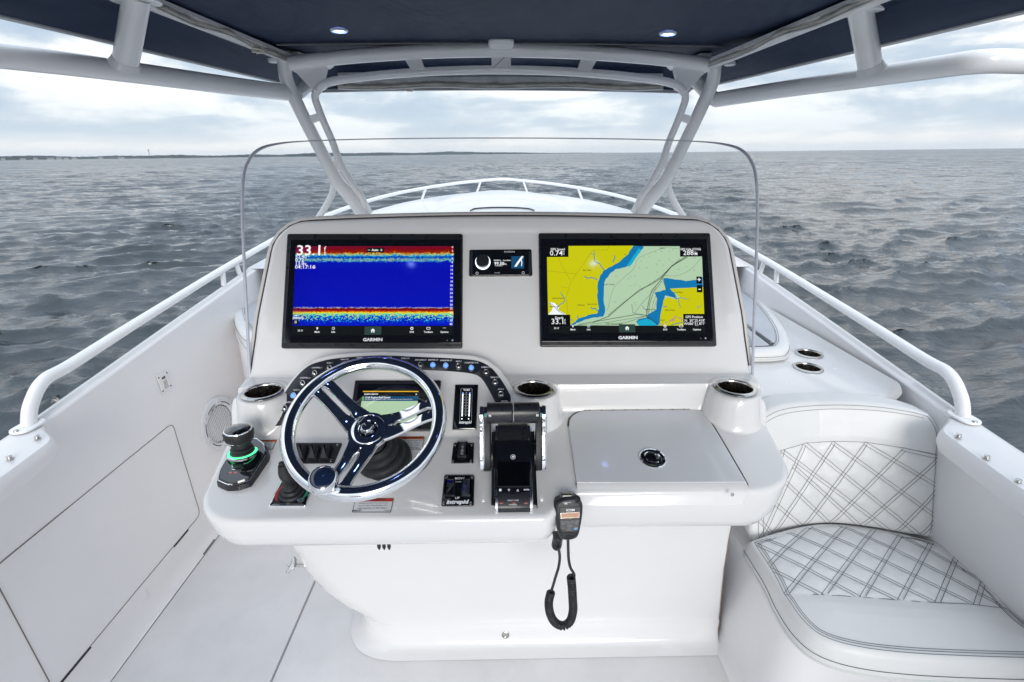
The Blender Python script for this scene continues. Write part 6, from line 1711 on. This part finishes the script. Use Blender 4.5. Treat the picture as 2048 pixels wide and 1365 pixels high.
bfA = [((545, 430), (665, 555)), ((620, 330), (845, 490)), ((680, 220), (950, 465)), ((720, 130), (1130, 485)), ((800, 10), (1320, 520)), ((950, 0), (1560, 440)), ((1130, 0), (1575, 260)), ((1340, 40), (1580, 100))]
bfA = [((545, 445), (640, 545)), ((622, 340), (800, 490)), ((690, 225), (945, 465)), ((735, 135), (1125, 485)), ((675, 50), (1310, 525)), ((805, 10), (1480, 550)), ((960, 3), (1558, 430)), ((1140, 5), (1575, 260)), ((1350, 38), (1578, 90))]
bfB = [((680, 40), (600, 330)), ((545, 540), (810, 10)), ((600, 560), (800, 345)), ((600, 545), (965, 5)), ((800, 480), (1150, 8)), ((945, 465), (1375, 40)), ((1130, 485), (1570, 85)), ((1320, 520), (1572, 260)), ((1480, 545), (1560, 440))]
bfB = [((552, 555), (800, 15)), ((610, 545), (965, 5)), ((800, 480), (1150, 8)), ((950, 465), (1368, 42)), ((1120, 485), (1572, 88)), ((1320, 520), (1572, 262)), ((600, 300), (680, 40)), ((1450, 545), (1562, 435))]
LBk = [(Vector(z7(*a)), Vector(z7(*b_))) for a, b_ in bfA+bfB]
band = [z7(a, b_) for a, b_ in ((640, 55), (810, 5), (960, -5), (1150, 0), (1360, 32), (1580, 75))]
def band_y(px): return interp(px, [p[0] for p in band], [p[1] for p in band])
def bfaceoff(px, py, i, j):
    ed = min(i, NU-1-i)/12, min(j, NV-1-j)/10; e_ = min(1, ed[0], ed[1]); h = .020*math.sqrt(max(0, 1-(1-e_)**2))
    if py > band_y(px):
        q = 99
        for a, b_ in LBk:
            t = (Vector((px, py))-a).dot(b_-a)/(b_-a).length_squared
            if -.08 < t < 1.08: q = min(q, ldist(px, py, a, b_))
        q = min(q, py-band_y(px)); h += .0055*min(1, q/16)**.6*e_-.002*e_
    else: h += .003*min(1, (band_y(px)-py)/12)*e_
    return h
base_ = [[bpt(p.x, p.y) for p in row] for row in G]
front_ = []
for j in range(NV):
    r_ = []
    for i in range(NU):
        off = bfaceoff(G[j][i].x, G[j][i].y, i, j)-.020; p = base_[j][i]
        tt3 = base_[j][min(NU-1, i+1)]-base_[j][max(0, i-1)]; vv3 = base_[min(NV-1, j+1)][i]-base_[max(0, j-1)][i]
        nn3 = tt3.cross(vv3).normalized(); r_.append(p+nn3*off)
    front_.append(r_)
mb = MB(); mb.grid(front_)
ring = [(0, i) for i in range(NU)]+[(j, NU-1) for j in range(1, NV)]+[(NV-1, i) for i in range(NU-2, -1, -1)]+[(j, 0) for j in range(NV-2, 0, -1)]
nb = len(mb.v); st_ = [j*NU+i for j, i in ring]; back = [front_[j][i]+Vector((.004, .062, -.004)) for j, i in ring]
mb.v += [tuple(p) for p in back]; n = len(ring)
for k in range(n): mb.f.append((st_[(k+1) % n], st_[k], nb+k, nb+(k+1) % n))
mb.f.append(tuple(nb+k for k in range(n)))
mb.build('backrest', VINYL, seat, 60)
gi = {}
def bsurf(px, py, lift=.0012):
    # nearest grid cell in picture space gives the surface point
    best = None
    lo_i, hi_i, lo_j, hi_j = 0, NU-1, 0, NV-1
    return None
GA = np.array([[(p.x, p.y) for p in row] for row in G]); FA = np.array([[tuple(p) for p in row] for row in front_])
def bs(px, py, lift=.0006):
    d2 = (GA[..., 0]-px)**2+(GA[..., 1]-py)**2; k = np.argsort(d2, axis=None)[:4]; w = 1/(d2.ravel()[k]+1e-3); w /= w.sum()
    p = (FA.reshape(-1, 3)[k]*w[:, None]).sum(0)
    return Vector(p)+Vector((-.0, -lift, lift*.5)), math.sqrt(float(d2.ravel()[k[0]]))
def bseam(pts, r=.00065):
    P = []
    for a, b_ in pts:
        p, dd_ = bs(a, b_)
        if dd_ < 4: P.append(p)
    if len(P) > 2: MB().tube(P, r, 5).build('stitch_line', THREAD, seat)
for a, b_ in LBk:
    d = (b_-a).normalized(); nn = Vector((-d.y, d.x)); bend = (b_-a).length*.05
    for s in (-3.2, 3.2):
        pts = []
        for k in range(41):
            t = k/40; q = a.lerp(b_, t)+nn*s
            if q.y > band_y(q.x)-1: pts.append((q.x, q.y))
        bseam(pts)
bseam([(x, band_y(x)) for x in np.linspace(1530, 1880, 60)])
def bring(ins_i, ins_j, parts):
    pts = []
    if 'l' in parts: pts += [(G[j][ins_i].x, G[j][ins_i].y) for j in range(0, NV-ins_j, 3)]
    if 't' in parts: pts += [(G[NV-1-ins_j][i].x, G[NV-1-ins_j][i].y) for i in range(ins_i, NU-ins_i, 3)]
    if 'r' in parts: pts += [(G[j][NU-1-ins_i].x, G[j][NU-1-ins_i].y) for j in range(NV-1-ins_j, 0, -3)]
    bseam(pts)
bring(5, 5, 'ltr'); bring(9, 9, 'lt')
# seat base moulding
xw = 1.44
R = []
for d, ins in ((DD-.001, -.03), (DD-.02, -.008), (DD-.05, .0), (1.40, .0), (1.29, .0), (1.268, .004), (1.262, .014)):
    o = rp([(.800+ins, .985+ins), (xw, .985+ins), (xw, 1.58), (.800+ins, 1.58)], [.12, .001, .001, .012], 10)
    R.append([(x, y, Zd(d)) for x, y in o])
MB().rings(R).build('seat_base', GELL, seat, 50)
# round inspection hatch and courtesy light on the front of the base
f = Fr(Vector((at_y(1975, 1375, .985).x, .9845, at_y(1975, 1385, .985).z)), n=(0, -1, 0))
o = MB().lathe([(.088, .0), (.088, .003), (.083, .005), (.081, .0015), (.079, .004), (0, .004)], 56).build('round_hatch', GELW, seat); o.matrix_world = f.mtx()
p = at_y(1930, 1349, .985); f = Fr(Vector((p.x, .985, p.z)), n=(0, -1, 0))
e = empty('courtesy_light', f.mtx(), label='tiny lit courtesy light on the seat base front, low at the right', cat='courtesy light')
MB().lathe([(.011, 0), (.010, .003), (.008, .0035)], 20).build('bezel', STEEL, e); MB().lathe([(.008, .003), (0, .004)], 16).build('lens', led('blue_white_led_soft', (.55, .62, 1.0), 9), e)

# ------------------------------------------------------------------ heel everything that belongs to the boat
for o in list(bpy.data.objects):
    if o.parent is None and o.name.split('.')[0] not in ('water', 'distant_shore', 'waterfront_house', 'water_tower', 'haze', 'sun', 'camera'):
        o.matrix_world = HM @ o.matrix_world
